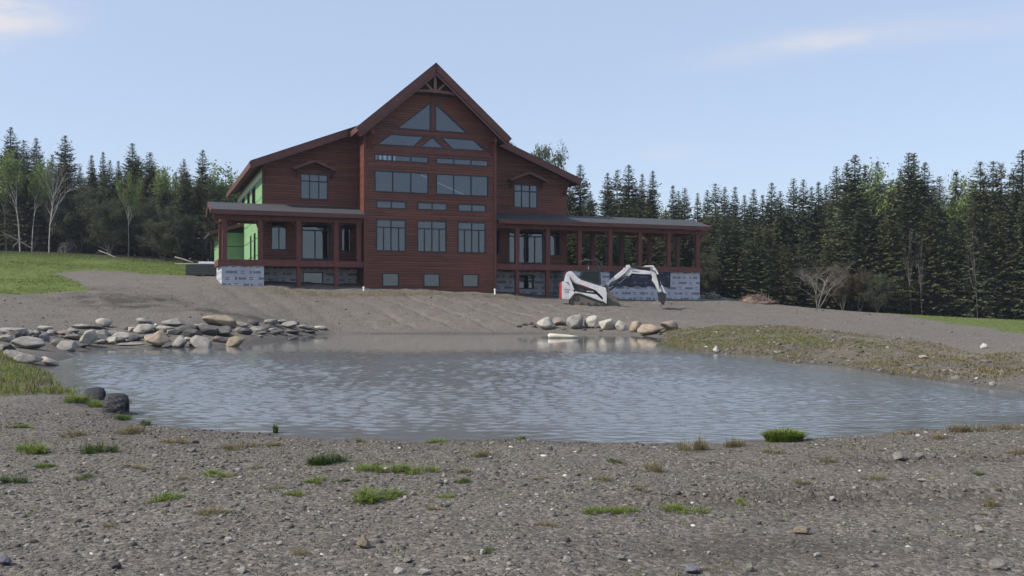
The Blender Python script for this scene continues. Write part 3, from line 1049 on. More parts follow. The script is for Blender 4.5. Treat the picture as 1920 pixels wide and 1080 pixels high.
rw.box(-7.80, -7.62, 15.301, 20.4, 1.3, 5.62)
part(rw, 'rear_wing_wall', 'green')
ro = MB().slab([(-8.55, 14.3, 5.62), (-6.07, 14.3, 6.35), (-6.07, 20.8, 6.35), (-8.55, 20.8, 5.62)], .2)
rr = part(ro, 'rear_wing_roof', 'underlay')
part(MB().bar((-8.58, 14.27, 5.48), (-6.08, 14.27, 6.21), .05, .26), 'rake_board', 'fascia', rr)
part(MB().bar((-7.7, 14.6, 4.7), (-8.4, 14.6, 5.4), .1, .1).bar((-7.7, 15.05, 4.6), (-7.7, 14.4, 5.35), .12, .12), 'bracket', 'timber')

# --- foundations of printed foam blocks


def foam(x0, x1, y, z0, z1, holes=()):
    return part(MB().wall(rect(x0, x1, z0, z1), [rect(*h) for h in holes], 'y', y, y + .2), 'foundation_wall', 'foam')


foam(-8.72, -6.22, .15, 1.1, 2.5)
part(MB().box(-8.72, -8.52, .351, 4.4, 1.1, 2.5).box(-6.42, -6.22, .351, 2.2, .9, 2.5), 'foundation_wall', 'foam')
foam(-6.215, -.01, 2.21, .8, 2.49, [(-3.55, -2.22, 1.28, 2.26)])
window(rect(-3.55, -2.22, 1.28, 2.26), 2.21)
foam(8.97, 14.2, 2.21, .3, 2.49, [(11.32, 12.64, 1.25, 2.26)])
window(rect(11.32, 12.64, 1.25, 2.26), 2.21)
fw2 = foam(14.2, 25.0, .2, .1, 2.5)
part(MB().box(14.2, 14.4, .401, 2.2, .1, 2.5).box(24.8, 25.0, .401, 3.2, .1, 2.5).box(14.401, 24.79, 3.0, 3.2, .1, 2.5), 'foundation_wall', 'foam')
mem = MB()
nxm = 24
gridp = [[(17.6 + i * 4.9 / nxm, .165 - .03 * random.random(), 1.43 + j * 1.06 / 6 + (.06 * math.sin(i * 1.3) if j == 0 else 0)) for j in range(7)] for i in range(nxm + 1)]
vs = [p for c in gridp for p in c] + [(p[0], .195, p[2]) for c in gridp for p in c]
fs = []
for i in range(nxm):
    for j in range(6):
        a = i * 7 + j
        fs.append((a, a + 7, a + 8, a + 1))
mem.add(vs[:len(vs) // 2], fs)
part(mem, 'membrane', 'membrane')
# --- porches


def porch(x0, x1, posts, low, side, back):
    d = MB()
    d.box(x0, x1, .12, 2.19, 2.72, 2.80)
    for (a, b) in side:
        d.box(a, b, 2.191, 3.4, 2.72, 2.80)
    dk = part(d, 'deck', 'deck')
    part(MB().box(x0 - .02, x1 + .02, .07, .118, 2.50, 2.88), 'fascia_board', 'timber', dk)
    for sx_ in (x0, x1):
        if sx_ < -8 or sx_ > 20:
            part(MB().box(sx_ - .05, sx_ + .05, .13, 3.4, 2.51, 2.87), 'fascia_board', 'timber', dk)
    for x in posts:
        part(MB().box(x - .145, x + .145, .15, .44, 2.81, 5.32), 'porch_post', 'timber', None, .012)
    for x, zb in low:
        part(MB().box(x - .13, x + .13, .17, .43, zb, 2.49), 'deck_post', 'timber')
    for x in back:
        part(MB().box(x - .14, x + .14, 2.95, 3.23, 2.81, 5.32), 'porch_post', 'timber', None, .012)
    part(MB().box(x0 - (.3 if x0 < -5 else 0), x1 + (.3 if x1 > 20 else 0), .14, .45, 5.32, 5.60), 'porch_beam', 'timber')


porch(-8.88, -.05, [-8.54, -6.42, -4.09, -1.75, -.30], [(-4.09, .9), (-1.75, .8)], [(-8.88, -6.3)], [-8.54])
porch(9.01, 25.1, [10.58, 12.84, 15.27, 17.65, 20.04, 22.41, 24.84], [(10.58, .4), (12.84, .35)], [(15.3, 25.1)], [17.65, 20.04, 22.41, 24.84])
part(MB().box(15.3, 25.14, 2.94, 3.24, 5.32, 5.60).box(24.69, 24.99, .46, 2.93, 5.325, 5.595), 'porch_beam', 'timber')
part(MB().box(-8.69, -8.39, .46, 3.2, 5.325, 5.595).box(-8.69, -6.07, 2.94, 3.19, 5.33, 5.59), 'porch_beam', 'timber')


def proof(x0, x1, open_from, open_to, end):
    k = MB()
    k.slab([(x0, -.42, 5.86), (x1, -.42, 5.86), (x1, 2.19, 6.55), (x0, 2.19, 6.55)], .14)
    k.slab([(open_from, 2.20, 6.548), (open_to, 2.20, 6.548), (open_to, 4.1, 5.86), (open_from, 4.1, 5.86)], .14)
    p_ = part(k, 'porch_roof', 'shingle')
    part(MB().box(x0, x1, -.46, -.423, 5.58, 5.85), 'fascia_board', 'fascia', p_)
    part(MB().bar((end, -.43, 5.74), (end, 2.19, 6.43), .04, .26).bar((end, 2.21, 6.43), (end, 4.1, 5.74), .04, .26), 'rake_board', 'fascia', p_)
    s_ = MB()
    for i in range(int((x1 - x0) / .6)):
        x = x0 + .3 + i * .6
        s_.bar((x, -.38, 5.64), (x, 2.15, 6.31), .05, .14)
    part(s_, 'rafter', 'timber', p_)
    return p_


proof(-9.35, -.035, -9.35, -6.07, -9.375)
proof(9.0, 25.55, 15.25, 25.55, 25.575)
for (x, s) in ((-8.54, -1), (24.84, 1)):
    part(MB().bar((x + s * .12, .3, 4.75), (x + s * .72, .3, 5.5), .12, .12), 'brace', 'timber')
for x in (-8.54, -6.42, -4.09, -1.75, 10.58, 12.84, 15.27, 17.65, 20.04, 22.41, 24.84):
    b = MB()
    for s in (-1, 1):
        if (x in (-8.54, 24.84)) and s * (1 if x > 0 else -1) > 0:
            continue
        b.tube([(x + s * .13, .3, 4.85), (x + s * .2, .3, 5.08), (x + s * .34, .3, 5.26), (x + s * .55, .3, 5.35)], .05, 5)
    part(b, 'brace', 'timber')
part(MB().bar((9.4, 1.2, 2.81), (9.4, 2.1, 2.81), .1, .02), 'door_step', 'deck')
#SECTION3
# ------------------------------------------------------------------ compact track loader with a digging arm on its front
bx, by, bz = hit(1094, 572)
BK = by / F
BO = Vector((bx, by + .5, hz(bx, by + .5)))
loader = empty('track_loader', BO, 0, 'white compact track loader with digging arm reaching forward beside the lodge', 'loader')


def Z(zx, zy):
    return ((1030 + zx / 8 - 1094) * BK, (572 - 470 - zy / 8) * BK)


def zp(pts):
    return [Z(*p) for p in pts]


def lp(name, pts, y0, y1, mat, parent=None, bevel=.015):
    return MB().prism(zp(pts), 'y', y0, y1).build(name, M[mat], parent or loader, (0, 0, 0), bevel)


body = lp('body', [(200, 470), (285, 455), (430, 500), (800, 590), (815, 700), (700, 740), (440, 720), (380, 640), (300, 725), (190, 715)], -.56, .56, 'black_paint')
lp('tailgate', [(163, 470), (184, 466), (184, 722), (163, 716)], -.52, .52, 'red_paint')
lp('engine_cover', [(186, 462), (290, 448), (345, 585), (385, 628), (300, 728), (186, 718)], -.66, -.57, 'white_paint')
lp('vent_panel', [(455, 515), (560, 535), (700, 585), (712, 612), (690, 632), (500, 618)], -.600, -.565, 'black_paint')
lp('stripe', [(470, 512), (600, 545), (655, 572), (560, 562), (478, 536)], -.612, -.601, 'red_paint', None, 0)
lp('step_plate', [(555, 596), (660, 604), (655, 620), (560, 614)], -.614, -.601, 'white_paint', None, 0)
for s in (-1, 1):
    ya, yb = (-.90, -.58) if s < 0 else (.58, .90)
    outer = [(312, 775), (330, 700), (365, 648), (410, 632), (460, 640), (720, 735), (810, 765), (852, 800), (845, 826), (800, 834), (360, 834), (322, 815)]
    inner = inset(zp(outer), .07)
    trk = MB().wall(zp(outer), [inner], 'y', ya, yb)
    # ribbed rubber belt: cleats along the outline
    pts = zp(outer)
    for i in range(len(pts)):
        a, b = Vector(pts[i]), Vector(pts[(i + 1) % len(pts)])
        m = max(1, int((b - a).length / .1))
        for k in range(m):
            c = a.lerp(b, (k + .5) / m)
            d = (b - a).normalized()
            trk.bar((c.x - d.x * .02, ya + .01, c.y - d.y * .02), (c.x - d.x * .02 + .0, yb - .01, c.y - d.y * .02), .05, .035, (d.x, 0, d.y))
    to = trk.build('track', M['rubber_mud'], loader)
    MB().prism(inset(zp(outer), .10), 'y', ya + .06, yb - .06).build('track_frame', M['mud'], to)
    for (zx, zy, r) in ((395, 700, .17), (800, 790, .12), (480, 792, .10), (580, 795, .10), (690, 797, .10)):
        c = Z(zx, zy)
        rr_ = MB()
        rr_.tube([(c[0], ya + .02, c[1]), (c[0], yb - .02, c[1])], r, 14)
        rr_.build('roller', M['rubber_mud'], to)
    y0, y1 = (-.80, -.66) if s < 0 else (.66, .80)
    lp('fender', [(380, 608), (480, 628), (700, 655), (800, 745), (822, 800), (790, 775), (700, 735), (470, 655), (395, 640)], y0 - .06, y1, 'white_paint')
    lp('lift_arm', [(262, 345), (285, 312), (330, 305), (362, 335), (410, 392), (480, 440), (840, 555), (856, 640), (852, 815), (815, 830), (800, 700), (740, 640), (690, 590), (440, 495), (400, 470), (340, 392), (318, 372), (300, 378)], y0 + .02, y1, 'white_paint')
    lp('arm_upright', [(255, 350), (290, 330), (300, 400), (345, 520), (375, 590), (340, 580), (285, 470), (235, 462)], y0 + .04, y1 - .02, 'white_paint')
    c0, c1 = Z(330, 480), Z(520, 470)
    MB().tube([(Z(365, 560)[0], y0 + .09, Z(365, 560)[1]), (Z(305, 400)[0], y0 + .09, Z(305, 400)[1])], .045, 8).build('lift_cylinder', M['black_paint'], loader)
cabp = [(450, 405), (500, 292), (765, 292), (780, 500), (745, 520), (560, 470), (455, 430)]
cab = MB().wall(zp(cabp), [zp([(482, 400), (522, 312), (742, 312), (750, 470), (720, 480), (580, 440), (490, 415)])], 'y', -.47, -.41)
cab.wall(zp(cabp), [zp([(482, 400), (522, 312), (742, 312), (750, 470), (720, 480), (580, 440), (490, 415)])], 'y', .41, .47)
for q in ((505, 300), (760, 300), (470, 410), (770, 490)):
    c = Z(*q)
    cab.box(c[0] - .04, c[0] + .04, -.41, .41, c[1] - .04, c[1] + .04)
ra, rb_ = Z(498, 288), Z(768, 292)
cab.box(ra[0], rb_[0], -.48, .48, ra[1] - .01, ra[1] + .05)
cab = cab.build('cab', M['black_paint'], loader)
for y in (-.445, .435):
    MB().prism(zp([(480, 402), (520, 310), (745, 310), (752, 472), (722, 482), (578, 442), (488, 417)]), 'y', y, y + .01).build('window', M['dark_glass'], cab)
MB().prism(zp([(500, 330), (740, 325), (745, 468), (570, 435), (495, 412)]), 'y', .30, .34).build('cab_liner', M['black_paint'], cab)
c = Z(590, 440)
MB().box(c[0] - .25, c[0] + .15, -.28, .28, c[1] - .1, c[1] + .05).box(c[0] - .32, c[0] - .2, -.28, .28, c[1], c[1] + .45).build('seat', M['black_paint'], cab, bevel=.03)
dr_ = MB()
for y in (-.40, .40):
    dr_.tube([(Z(465, 165)[0], y, Z(465, 165)[1]), (Z(520, 145)[0], y, Z(520, 145)[1]), (Z(720, 138)[0], y, Z(720, 138)[1]), (Z(770, 165)[0], y, Z(770, 165)[1]), (Z(790, 225)[0], y, Z(790, 225)[1]), (Z(770, 295)[0], y, Z(770, 295)[1])], .045, 6)
for q in ((520, 145), (720, 138), (770, 165)):
    c = Z(*q)
    dr_.tube([(c[0], -.40, c[1]), (c[0], .40, c[1])], .04, 6)
dr_ = dr_.build('raised_door', M['black_paint'], loader)
a, b, c2 = Z(520, 148), Z(720, 141), Z(765, 262)
gl = MB()
gl.add([(a[0], -.39, a[1]), (b[0], -.39, b[1]), (b[0], .39, b[1]), (a[0], .39, a[1])], [(0, 1, 2, 3)])
gl.add([(b[0], -.385, b[1]), (c2[0], -.385, c2[1]), (c2[0], .385, c2[1]), (b[0], .385, b[1])], [(0, 1, 2, 3)])
gl.build('pane', M['dark_glass'], dr_)
c = Z(600, 262)
MB().tube([(c[0], 0, c[1] - .1), (c[0], 0, c[1] + .16)], .05, 10).build('beacon', M['steel'], loader)
# digging arm
mt = MB().prism(zp([(845, 500), (900, 520), (915, 640), (1000, 690), (1060, 780), (1085, 845), (860, 845), (842, 700)]), 'y', -.30, .30)
mt.build('arm_mount', M['mud'], loader, bevel=.02)
boom = lp('boom', [(845, 500), (985, 378), (1120, 272), (1135, 245), (1160, 255), (1168, 208), (1215, 203), (1232, 238), (1300, 262), (1420, 285), (1530, 300), (1545, 345), (1420, 345), (1250, 332), (1215, 368), (1180, 372), (1150, 360), (1010, 452), (880, 540), (852, 530)], -.10, .10, 'white_paint')
lp('boom_link', [(1430, 224), (1470, 215), (1575, 212), (1640, 305), (1655, 345), (1625, 350), (1560, 240), (1440, 234)], -.13, .13, 'white_paint')
lp('stick', [(1525, 232), (1580, 225), (1632, 320), (1628, 400), (1655, 480), (1705, 600), (1660, 618), (1600, 500), (1556, 440), (1562, 380), (1535, 345)], -.085, .085, 'white_paint')
for (q0, q1, q2, nm) in (((1215, 228), (1400, 235), (1535, 262), 'stick_cylinder'), ((868, 620), (1050, 490), (1170, 385), 'boom_cylinder'), ((1640, 350), (1680, 450), (1715, 560), 'bucket_cylinder')):
    a, b, c = Z(*q0), Z(*q1), Z(*q2)
    cy_ = MB().tube([(a[0], 0, a[1]), (b[0], 0, b[1])], .06, 10).build(nm, M['black_paint'], loader)
    MB().tube([(b[0], 0, b[1]), (c[0], 0, c[1])], .03, 8).build('rod', M['steel'], cy_)
lp('bucket_link', [(1695, 515), (1712, 512), (1768, 640), (1745, 648)], -.1, .1, 'white_paint')
bo = lp('bucket', [(1640, 630), (1700, 612), (1765, 640), (1755, 720), (1735, 800), (1715, 815), (1700, 770), (1665, 745), (1655, 680)], -.24, .24, 'black_paint')
for k in (-.18, -.06, .06, .18):
    MB().bar((Z(1728, 795)[0], k, Z(1728, 795)[1]), (Z(1690, 838)[0], k, Z(1690, 838)[1]), .06, .05).build('tooth', M['steel'], bo)


hs_ = MB()
for k, dy in ((0, -.05), (1, .05)):
    pts = [Z(*q) for q in ((880, 560 + k * 14), (940, 470 + k * 14), (1060, 400 + k * 12), (1150, 330 + k * 12), (1215, 250), (1330, 246 + k * 8), (1500, 255 + k * 6), (1600, 300), (1640, 420), (1668, 560))]
    hs_.tube([(q[0], -.125 + dy * .2, q[1]) for q in pts], .02, 5)
hs_.build('hose', M['black_paint'], loader)


def lettering(text, size, loc, mat, parent, rot=(R(90), 0, 0)):
    cu = bpy.data.curves.new('lettering', 'FONT')
    cu.body = text
    cu.size = size
    cu.extrude = .002
    cu.align_x = 'CENTER'
    tmp = bpy.data.objects.new('lettering', cu)
    COL.objects.link(tmp)
    bpy.context.view_layer.update()
    me_ = bpy.data.meshes.new_from_object(tmp.evaluated_get(bpy.context.evaluated_depsgraph_get()))
    bpy.data.objects.remove(tmp)
    bpy.data.curves.remove(cu)
    o = link('lettering', me_, mat, parent)
    o.location = loc
    o.rotation_euler = rot
    return o


c = Z(1308, 315)
lettering('Bobcat', .16, (c[0], -.104, c[1]), M['black_paint'], loader, (R(90), R(6), 0))
c = Z(268, 590)
lettering('Bobcat', .13, (c[0], -.664, c[1]), M['black_paint'], loader)
c = Z(262, 628)
lettering('T590', .13, (c[0], -.664, c[1]), M['black_paint'], loader)

# heap of loose soil under the bucket
def mound(name, px, py, wpx, hm, mat, label, cat, seed, depth=.6, parent=None, rough=.25):
    x, y, z = hit(px, py)
    w = wpx * y / F
    g = np.linspace(-1, 1, 25)
    gx_, gy_ = np.meshgrid(g, g)
    r_ = np.hypot(gx_, gy_)
    hgt = np.clip(1 - r_, 0, 1) ** .8 * (1 + rough * 3 * vnoise(gx_ * 3, gy_ * 3, seed)) + rough * vnoise(gx_ * 7, gy_ * 7, seed + 1) * (r_ < .95)
    v = np.stack([x + gx_ * w / 2, y + gy_ * w / 2 * depth, 0 * gx_], -1).reshape(-1, 3)
    v[:, 2] = height(v[:, 0], v[:, 1]) - .03 + (hgt * hm * (r_ < 1)).ravel()
    v -= np.array([x, y, z])
    i_ = np.arange(625).reshape(25, 25)
    f_ = np.stack([i_[:-1, :-1], i_[:-1, 1:], i_[1:, 1:], i_[1:, :-1]], -1).reshape(-1, 4)
    o = link(name, np_mesh(name, v, f_), M[mat])
    o.location = (x, y, z)
    return tag(o, label, cat)


mound('soil_heap', 1235, 571, 26, .32, 'mud', 'low heap of loose soil under the digging bucket', 'soil heap', 31)

# ------------------------------------------------------------------ things round the house
sx0, sy0, sz0 = hit(372, 519)
k_ = sy0 / F
stack = empty('board_stack', (sx0, sy0 + 1, hz(sx0, sy0 + 1) - .1), R(8), 'low dark stack of building boards at the left corner of the lodge', 'board stack')
rg = random.Random(3)
z = .12
for i in range(7):
    hh = .11
    MB().box(-1.05 + rg.uniform(-.06, .06), 1.25 + rg.uniform(-.1, .1), -.7, .7 + rg.uniform(-.1, .1), z, z + hh - .015).build('board_layer', M['dark_boards'], stack, bevel=.008)
    z += hh
for x in (-.8, .1, 1.0):
    MB().box(x - .08, x + .08, -.65, .65, -.15, .119).build('bearer', M['dead_wood'], stack)
wrap = empty('wrapped_panels', (sx0 + .38, sy0 + 1, stack.location.z + z), R(8), 'white wrapped bundle lying on the dark board stack', 'bundle')
MB().box(-.62, 1.0, -.35, .35, .0, .17).build('wrapping', M['white_wrap'], wrap, bevel=.03, smooth=False)
pl = MB().box(-1.5, .05, -.12, .12, 0, .05).build('pale_plank', M['bleached'], None, bevel=.006)
pl.location = (sx0 - .35, sy0 + .75, stack.location.z + z)
pl.rotation_euler = (0, 0, R(5))
tag(pl, 'pale plank on the dark board stack, overhanging its left end', 'plank')


def pipe(px, py, hm, label):
    x, y, z = hit(px, py)
    e = MB().tube([(0, 0, -.2), (0, 0, hm)], .055, 10).tube([(0, 0, hm - .07), (0, 0, hm + .02)], .07, 10)
    o = e.build('drain_pipe', M['white_wrap'])
    o.location = (x, y, z)
    tag(o, label, 'pipe')


pipe(682, 545, .24, 'short white pipe stub at the left foot of the window bay')
pipe(928, 552, .34, 'short white pipe stub at the right foot of the window bay')

# ------------------------------------------------------------------ rocks


def rock_mesh(seed, facets=15, sub=4, rough=.035, k=55.0):
    rg = np.random.default_rng(seed)
    bm = bmesh.new()
    bmesh.ops.create_icosphere(bm, subdivisions=sub, radius=1)
    v = np.array([q.co[:] for q in bm.verts])
    f = np.array([[q.index for q in p.verts] for p in bm.faces])
    bm.free()
    nrm = rg.normal(size=(facets, 3))
    nrm /= np.linalg.norm(nrm, axis=1)[:, None]
    d = rg.uniform(.5, .95, facets)
    dots = v @ nrm.T
    lim = np.where(dots > .05, d / np.maximum(dots, .05), 9)
    r = -np.log(np.exp(-k * lim).sum(1) + np.exp(-k * 1.05)) / k
    q = v * 2.3
    r = r + rough * 2 * vnoise(q[:, 0] + q[:, 2] * 1.3 + seed, q[:, 1] - q[:, 2] * .7, seed) + rough * vnoise(q[:, 0] * 3 + q[:, 2] * 4, q[:, 1] * 3 - q[:, 2] * 2, seed + 1)
    v = v * r[:, None]
    v /= np.abs(v).max(0)
    return np_mesh('rock', v, f)


ROCKS = {}


def rock(name, px, pyb, wpx, hpx, mat, label, cat, group, seed, yaw=0, roll=0, sink=.18, dep=.8, pool=9, soft=False):
    key = (seed % pool, mat, soft)
    if key not in ROCKS:
        ROCKS[key] = rock_mesh(40 + seed % pool, k=14.0 if soft else 55.0)
        ROCKS[key].materials.append(M[mat])
    x, y, z = hit(px, pyb)
    w, h = wpx * y / F, hpx * y / F
    o = bpy.data.objects.new(name, ROCKS[key])
    COL.objects.link(o)
    hh = h / 2 * (1 + sink)
    o.scale = (w / 2, w / 2 * dep, hh)
    o.location = (x, y + w / 2 * dep * .6, z + h / 2 - h * sink * .5)
    o.rotation_euler = (0, R(roll), R(yaw))
    tag(o, label, cat, group)
    return o


G1 = 'boulders lined up on the far right shore'
for i, (zx, zb, w, h, mat, lab, roll) in enumerate([
        (280, 250, 135, 92, 'rock_pale', 'cream boulder at the left end of the far shore row', 8),
        (392, 218, 112, 60, 'rock_pink', 'low reddish brown boulder sunk between the cream boulder and the round speckled one', 0),
        (525, 246, 145, 108, 'rock_grey', 'big round speckled grey boulder in the far shore row', 0),
        (663, 242, 118, 92, 'rock_pale', 'pale pointed boulder just right of the big round speckled one', -14),
        (790, 254, 122, 90, 'rock_pale', 'whitish blocky boulder in the middle of the far shore row', 4),
        (895, 258, 112, 80, 'rock_pale', 'pale egg shaped boulder leaning right of the whitish blocky one', 12),
        (1033, 268, 122, 92, 'rock_tan', 'tan rounded boulder behind the wide flat brown one', -10),
        (1150, 290, 200, 82, 'rock_tan', 'wide low brown boulder near the right end of the row', 6),
        (1310, 252, 155, 66, 'rock_pink', 'flat brownish boulder at the right end, half behind the row', 3)]):
    rock('boulder', 960 + zx / 4.364, 560 + zb / 4.364 + 1, w / 4.364 * 1.14, h / 4.364 * 1.16, mat, lab, 'boulder', G1, i * 2 + 1, i * 47, roll, .14, .95, soft=True)
for i, (zx, zb, w, h) in enumerate([(60, 235, 50, 22), (105, 222, 55, 30), (150, 215, 55, 34), (185, 240, 50, 26), (1265, 262, 45, 26), (965, 262, 40, 24), (425, 258, 50, 20), (590, 262, 50, 18), (720, 268, 46, 18), (1215, 296, 46, 20)]):
    rock('shore_stone', 960 + zx / 4.364, 560 + zb / 4.364, w / 4.364, h / 4.364, 'rock_dark', 'small dark stone on the wet edge beside the far boulder row', 'stone', 'small dark stones along the far boulder row', i, i * 61, 0, .2)

G2 = 'rocks heaped on the left shore'
LR = [  # zoom x, bottom, width, height, material, label
    (55, 200, 170, 62, 'rock_grey', 'broad grey slab at the back left end of the rock heap', 0),
    (20, 232, 110, 50, 'rock_grey', None, 0), (150, 210, 85, 55, 'rock_grey', None, 6),
    (115, 272, 215, 84, 'rock_grey', 'long pale grey slab sloping right at the left picture edge', 10),
    (30, 285, 120, 55, 'rock_grey', None, 5), (55, 330, 150, 62, 'rock_grey', None, 8), (140, 355, 160, 74, 'rock_grey', 'grey slab dipping to the water at the lower left of the heap', 14),
    (245, 362, 130, 58, 'rock_pale', 'pale slanted slab touching the water at the lower left', 16),
    (242, 232, 66, 56, 'rock_violet', 'violet grey cube shaped rock in the left heap', 8),
    (240, 180, 95, 44, 'rock_pale', None, 0), (335, 196, 110, 34, 'rock_pink', 'thin pinkish slab behind the violet grey rock', 3),
    (385, 225, 90, 44, 'rock_pink', None, 0), (470, 258, 105, 92, 'rock_pale', 'tall pale rounded rock tilted right in the left heap', 22),
    (365, 285, 120, 66, 'rock_grey', None, 6), (305, 262, 80, 40, 'rock_grey', None, 0), (440, 268, 80, 26, 'rock_dark', None, 0),
    (420, 165, 120, 26, 'rock_grey', None, 0), (565, 152, 95, 44, 'rock_pale', 'light humped rock standing up behind the left heap', 0),
    (520, 165, 90, 30, 'rock_dark', None, 8), (545, 205, 85, 36, 'rock_grey', None, 10), (540, 240, 130, 46, 'rock_dark', 'long dark slab tilted towards the water in the left heap', 16),
    (640, 232, 105, 48, 'rock_pale', 'pale flat rock left of the small flat bar of gravel', 10), (610, 200, 60, 30, 'rock_grey', None, 0), (675, 240, 46, 20, 'rock_pale', None, 0),
    (780, 190, 108, 54, 'rock_pale', 'light loaf shaped rock behind the big tan block', 0), (765, 142, 100, 34, 'rock_grey', None, 8), (730, 232, 80, 36, 'rock_dark', None, 0),
    (890, 186, 98, 44, 'rock_pale', 'pale round rock just behind the big tan block', 0),
    (862, 262, 140, 88, 'rock_tan', 'big tan block with a flat top at the water edge', 0),
    (972, 268, 100, 70, 'rock_grey', 'square grey block right of the big tan block', 0), (915, 268, 60, 30, 'rock_dark', None, 0),
    (1100, 268, 130, 66, 'rock_grey', 'blue grey slab leaning into the water right of the square grey block', 24),
    (1190, 240, 90, 36, 'rock_pink', 'brown wedge of rock between the leaning slab and the tan rock', 0),
    (1280, 262, 100, 60, 'rock_tan', 'tan rounded rock furthest out in the water', -6),
    (1030, 215, 110, 50, 'rock_dark', None, 10), (1010, 190, 150, 46, 'rock_dark', 'big dark slab lying on top of the heap', -12), (1130, 200, 120, 60, 'rock_dark', None, 8),
    (940, 150, 130, 40, 'rock_grey', None, 5), (1190, 150, 165, 66, 'rock_tan', 'large flat tan slab crowning the heap', 10), (1210, 205, 110, 56, 'rock_dark', None, 14), (1090, 165, 90, 34, 'rock_grey', None, 0),
    (1310, 155, 80, 30, 'rock_grey', None, 0), (1400, 182, 90, 34, 'rock_grey', None, 4), (1320, 195, 90, 36, 'rock_dark', None, 0), (1385, 145, 70, 30, 'rock_dark', None, 0), (1470, 145, 75, 38, 'rock_grey', None, -10),
    (1450, 168, 80, 30, 'rock_dark', None, 0), (1530, 138, 60, 26, 'rock_grey', None, 0), (1565, 160, 95, 36, 'rock_grey', None, 0), (1600, 140, 70, 26, 'rock_dark', None, 0), (1655, 166, 100, 24, 'rock_grey', None, 0),
    (1500, 192, 90, 24, 'rock_dark', None, 0), (1580, 190, 90, 22, 'rock_dark', None, 0), (1745, 168, 90, 20, 'rock_pale', 'thin pale slab at the right tip of the left rock heap', 0), (1680, 188, 80, 18, 'rock_dark', None, 0),
    (905, 268, 50, 20, 'rock_dark', None, 0), (1060, 262, 60, 26, 'rock_dark', None, 0), (1420, 196, 70, 20, 'rock_dark', None, 0), (690, 255, 150, 14, 'rock_grey', 'flat low bar of stone lying at the waterline', 0)]
for i, (zx, zb, w, h, mat, lab, roll) in enumerate(LR):
    gen = lab is None
    small = w * h < 3300
    if gen:
        lab = {'rock_grey': 'grey angular rock within the left shore heap', 'rock_dark': 'dark slaty rock within the left shore heap', 'rock_pale': 'small pale rock within the left shore heap',
               'rock_pink': 'small pinkish rock within the left shore heap'}[mat]
        grp = lab.replace(' rock within', ' rocks within')
    rock('rock', zx / 2.909, 560 + zb / 2.909, w / 2.909 * (.95 if i < 12 else 1.12), h / 2.909 * (.78 if i < 12 else 1.03), mat, lab, 'rock', grp if gen else G2, i, i * 53 % 360 if h > .6 * w else (i * 37 % 60) - 30, roll, .2, .8)

rgx = random.Random(9)
for i in range(54):                       # smaller stones wedged between the big ones
    t_ = rgx.random()
    zx = 20 + 1650 * t_
    zb = np.interp(zx, [0, 300, 700, 1250, 1700], [240, 225, 200, 190, 172]) + rgx.uniform(-45, 60) * (1 - .55 * t_)
    mm = rgx.choice(['rock_grey', 'rock_dark', 'rock_grey', 'rock_pale'])
    w = rgx.uniform(40, 85) * (1 - .3 * t_)
    lab = {'rock_grey': 'grey angular rock within the left shore heap', 'rock_dark': 'dark slaty rock within the left shore heap', 'rock_pale': 'small pale rock within the left shore heap'}[mm]
    rock('rock', zx / 2.909, 560 + zb / 2.909, w / 2.909, w * rgx.uniform(.4, .65) / 2.909, mm, lab, 'rock', lab.replace(' rock within', ' rocks within'), i + 3, rgx.uniform(0, 360), rgx.uniform(-15, 15), .2, .8)

lx, ly, lz = hit(1055, 634)
lg = MB().tube([(-.62, 0, .05), (-.55, 0, .07), (-.2, .02, .06), (.3, .03, .045), (.66, .05, .03)], [.08, .115, .10, .075, .04], 8)
o = lg.build('floating_log', M['bleached'], smooth=True)
o.location = (lx, ly, .02)
o.rotation_euler = (0, 0, R(-6))
tag(o, 'pale bleached log floating in front of the boulder row', 'log')

# ------------------------------------------------------------------ half buried tyres


def tyre(px, pyb, vis, yaw, tilt, lug, label):
    x, y, z = hit(px, pyb)
    seg, prof = 96, [(-.105, .17), (-.145, .20), (-.165, .25), (-.15, .285), (-.10, .305), (-.05, .31), (0, .312), (.05, .31), (.10, .305), (.15, .285), (.165, .25), (.145, .20), (.105, .17), (0, .155)]
    vs, fs = [], []
    m = len(prof)
    for s in range(seg):
        a = 2 * math.pi * s / seg
        for (w_, r_) in prof:
            rr_ = r_ + (lug if r_ > .28 and (s + int(abs(w_) * 30)) % 6 < 3 else 0)
            vs.append((w_ * .8, rr_ * .8 * math.cos(a), rr_ * .8 * math.sin(a)))
    for s in range(seg):
        for j in range(m):
            fs.append((s * m + j, s * m + (j + 1) % m, ((s + 1) % seg) * m + (j + 1) % m, ((s + 1) % seg) * m + j))
    o = MB().add(vs, fs).build('tyre', M['tyre'], smooth=lug == 0)
    o.location = (x, y + .22, z + vis - .25)
    o.rotation_euler = (0, R(tilt), R(yaw))
    return tag(o, label, 'tyre', 'black tyres half buried in the near left bank')


tyre(165, 746, .12, 16, -4, .003, 'smooth black tyre sunk deepest in the grassy bank, left of the ribbed one')
tyre(203, 774, .20, 14, 3, .013, 'black tyre with ribbed tread standing out of the bank at the water')
#SECTION4
# ------------------------------------------------------------------ trees


def leaf_quads(base, dirv, up, ln, wd):
    """diamond leaves: arrays (n,3),(n,3),(n,3),(n,),(n,)"""
    side = np.cross(dirv, up)
    side /= np.linalg.norm(side, axis=1)[:, None] + 1e-9
    tip = base + dirv * ln[:, None]
    mid = base + dirv * (ln * .45)[:, None]
    v = np.stack([base, mid + side * (wd / 2)[:, None], tip, mid - side * (wd / 2)[:, None]], 1)
    return v.reshape(-1, 3)


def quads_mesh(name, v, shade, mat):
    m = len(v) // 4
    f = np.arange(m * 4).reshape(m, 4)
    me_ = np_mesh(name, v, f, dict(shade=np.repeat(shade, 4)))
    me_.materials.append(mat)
    return me_


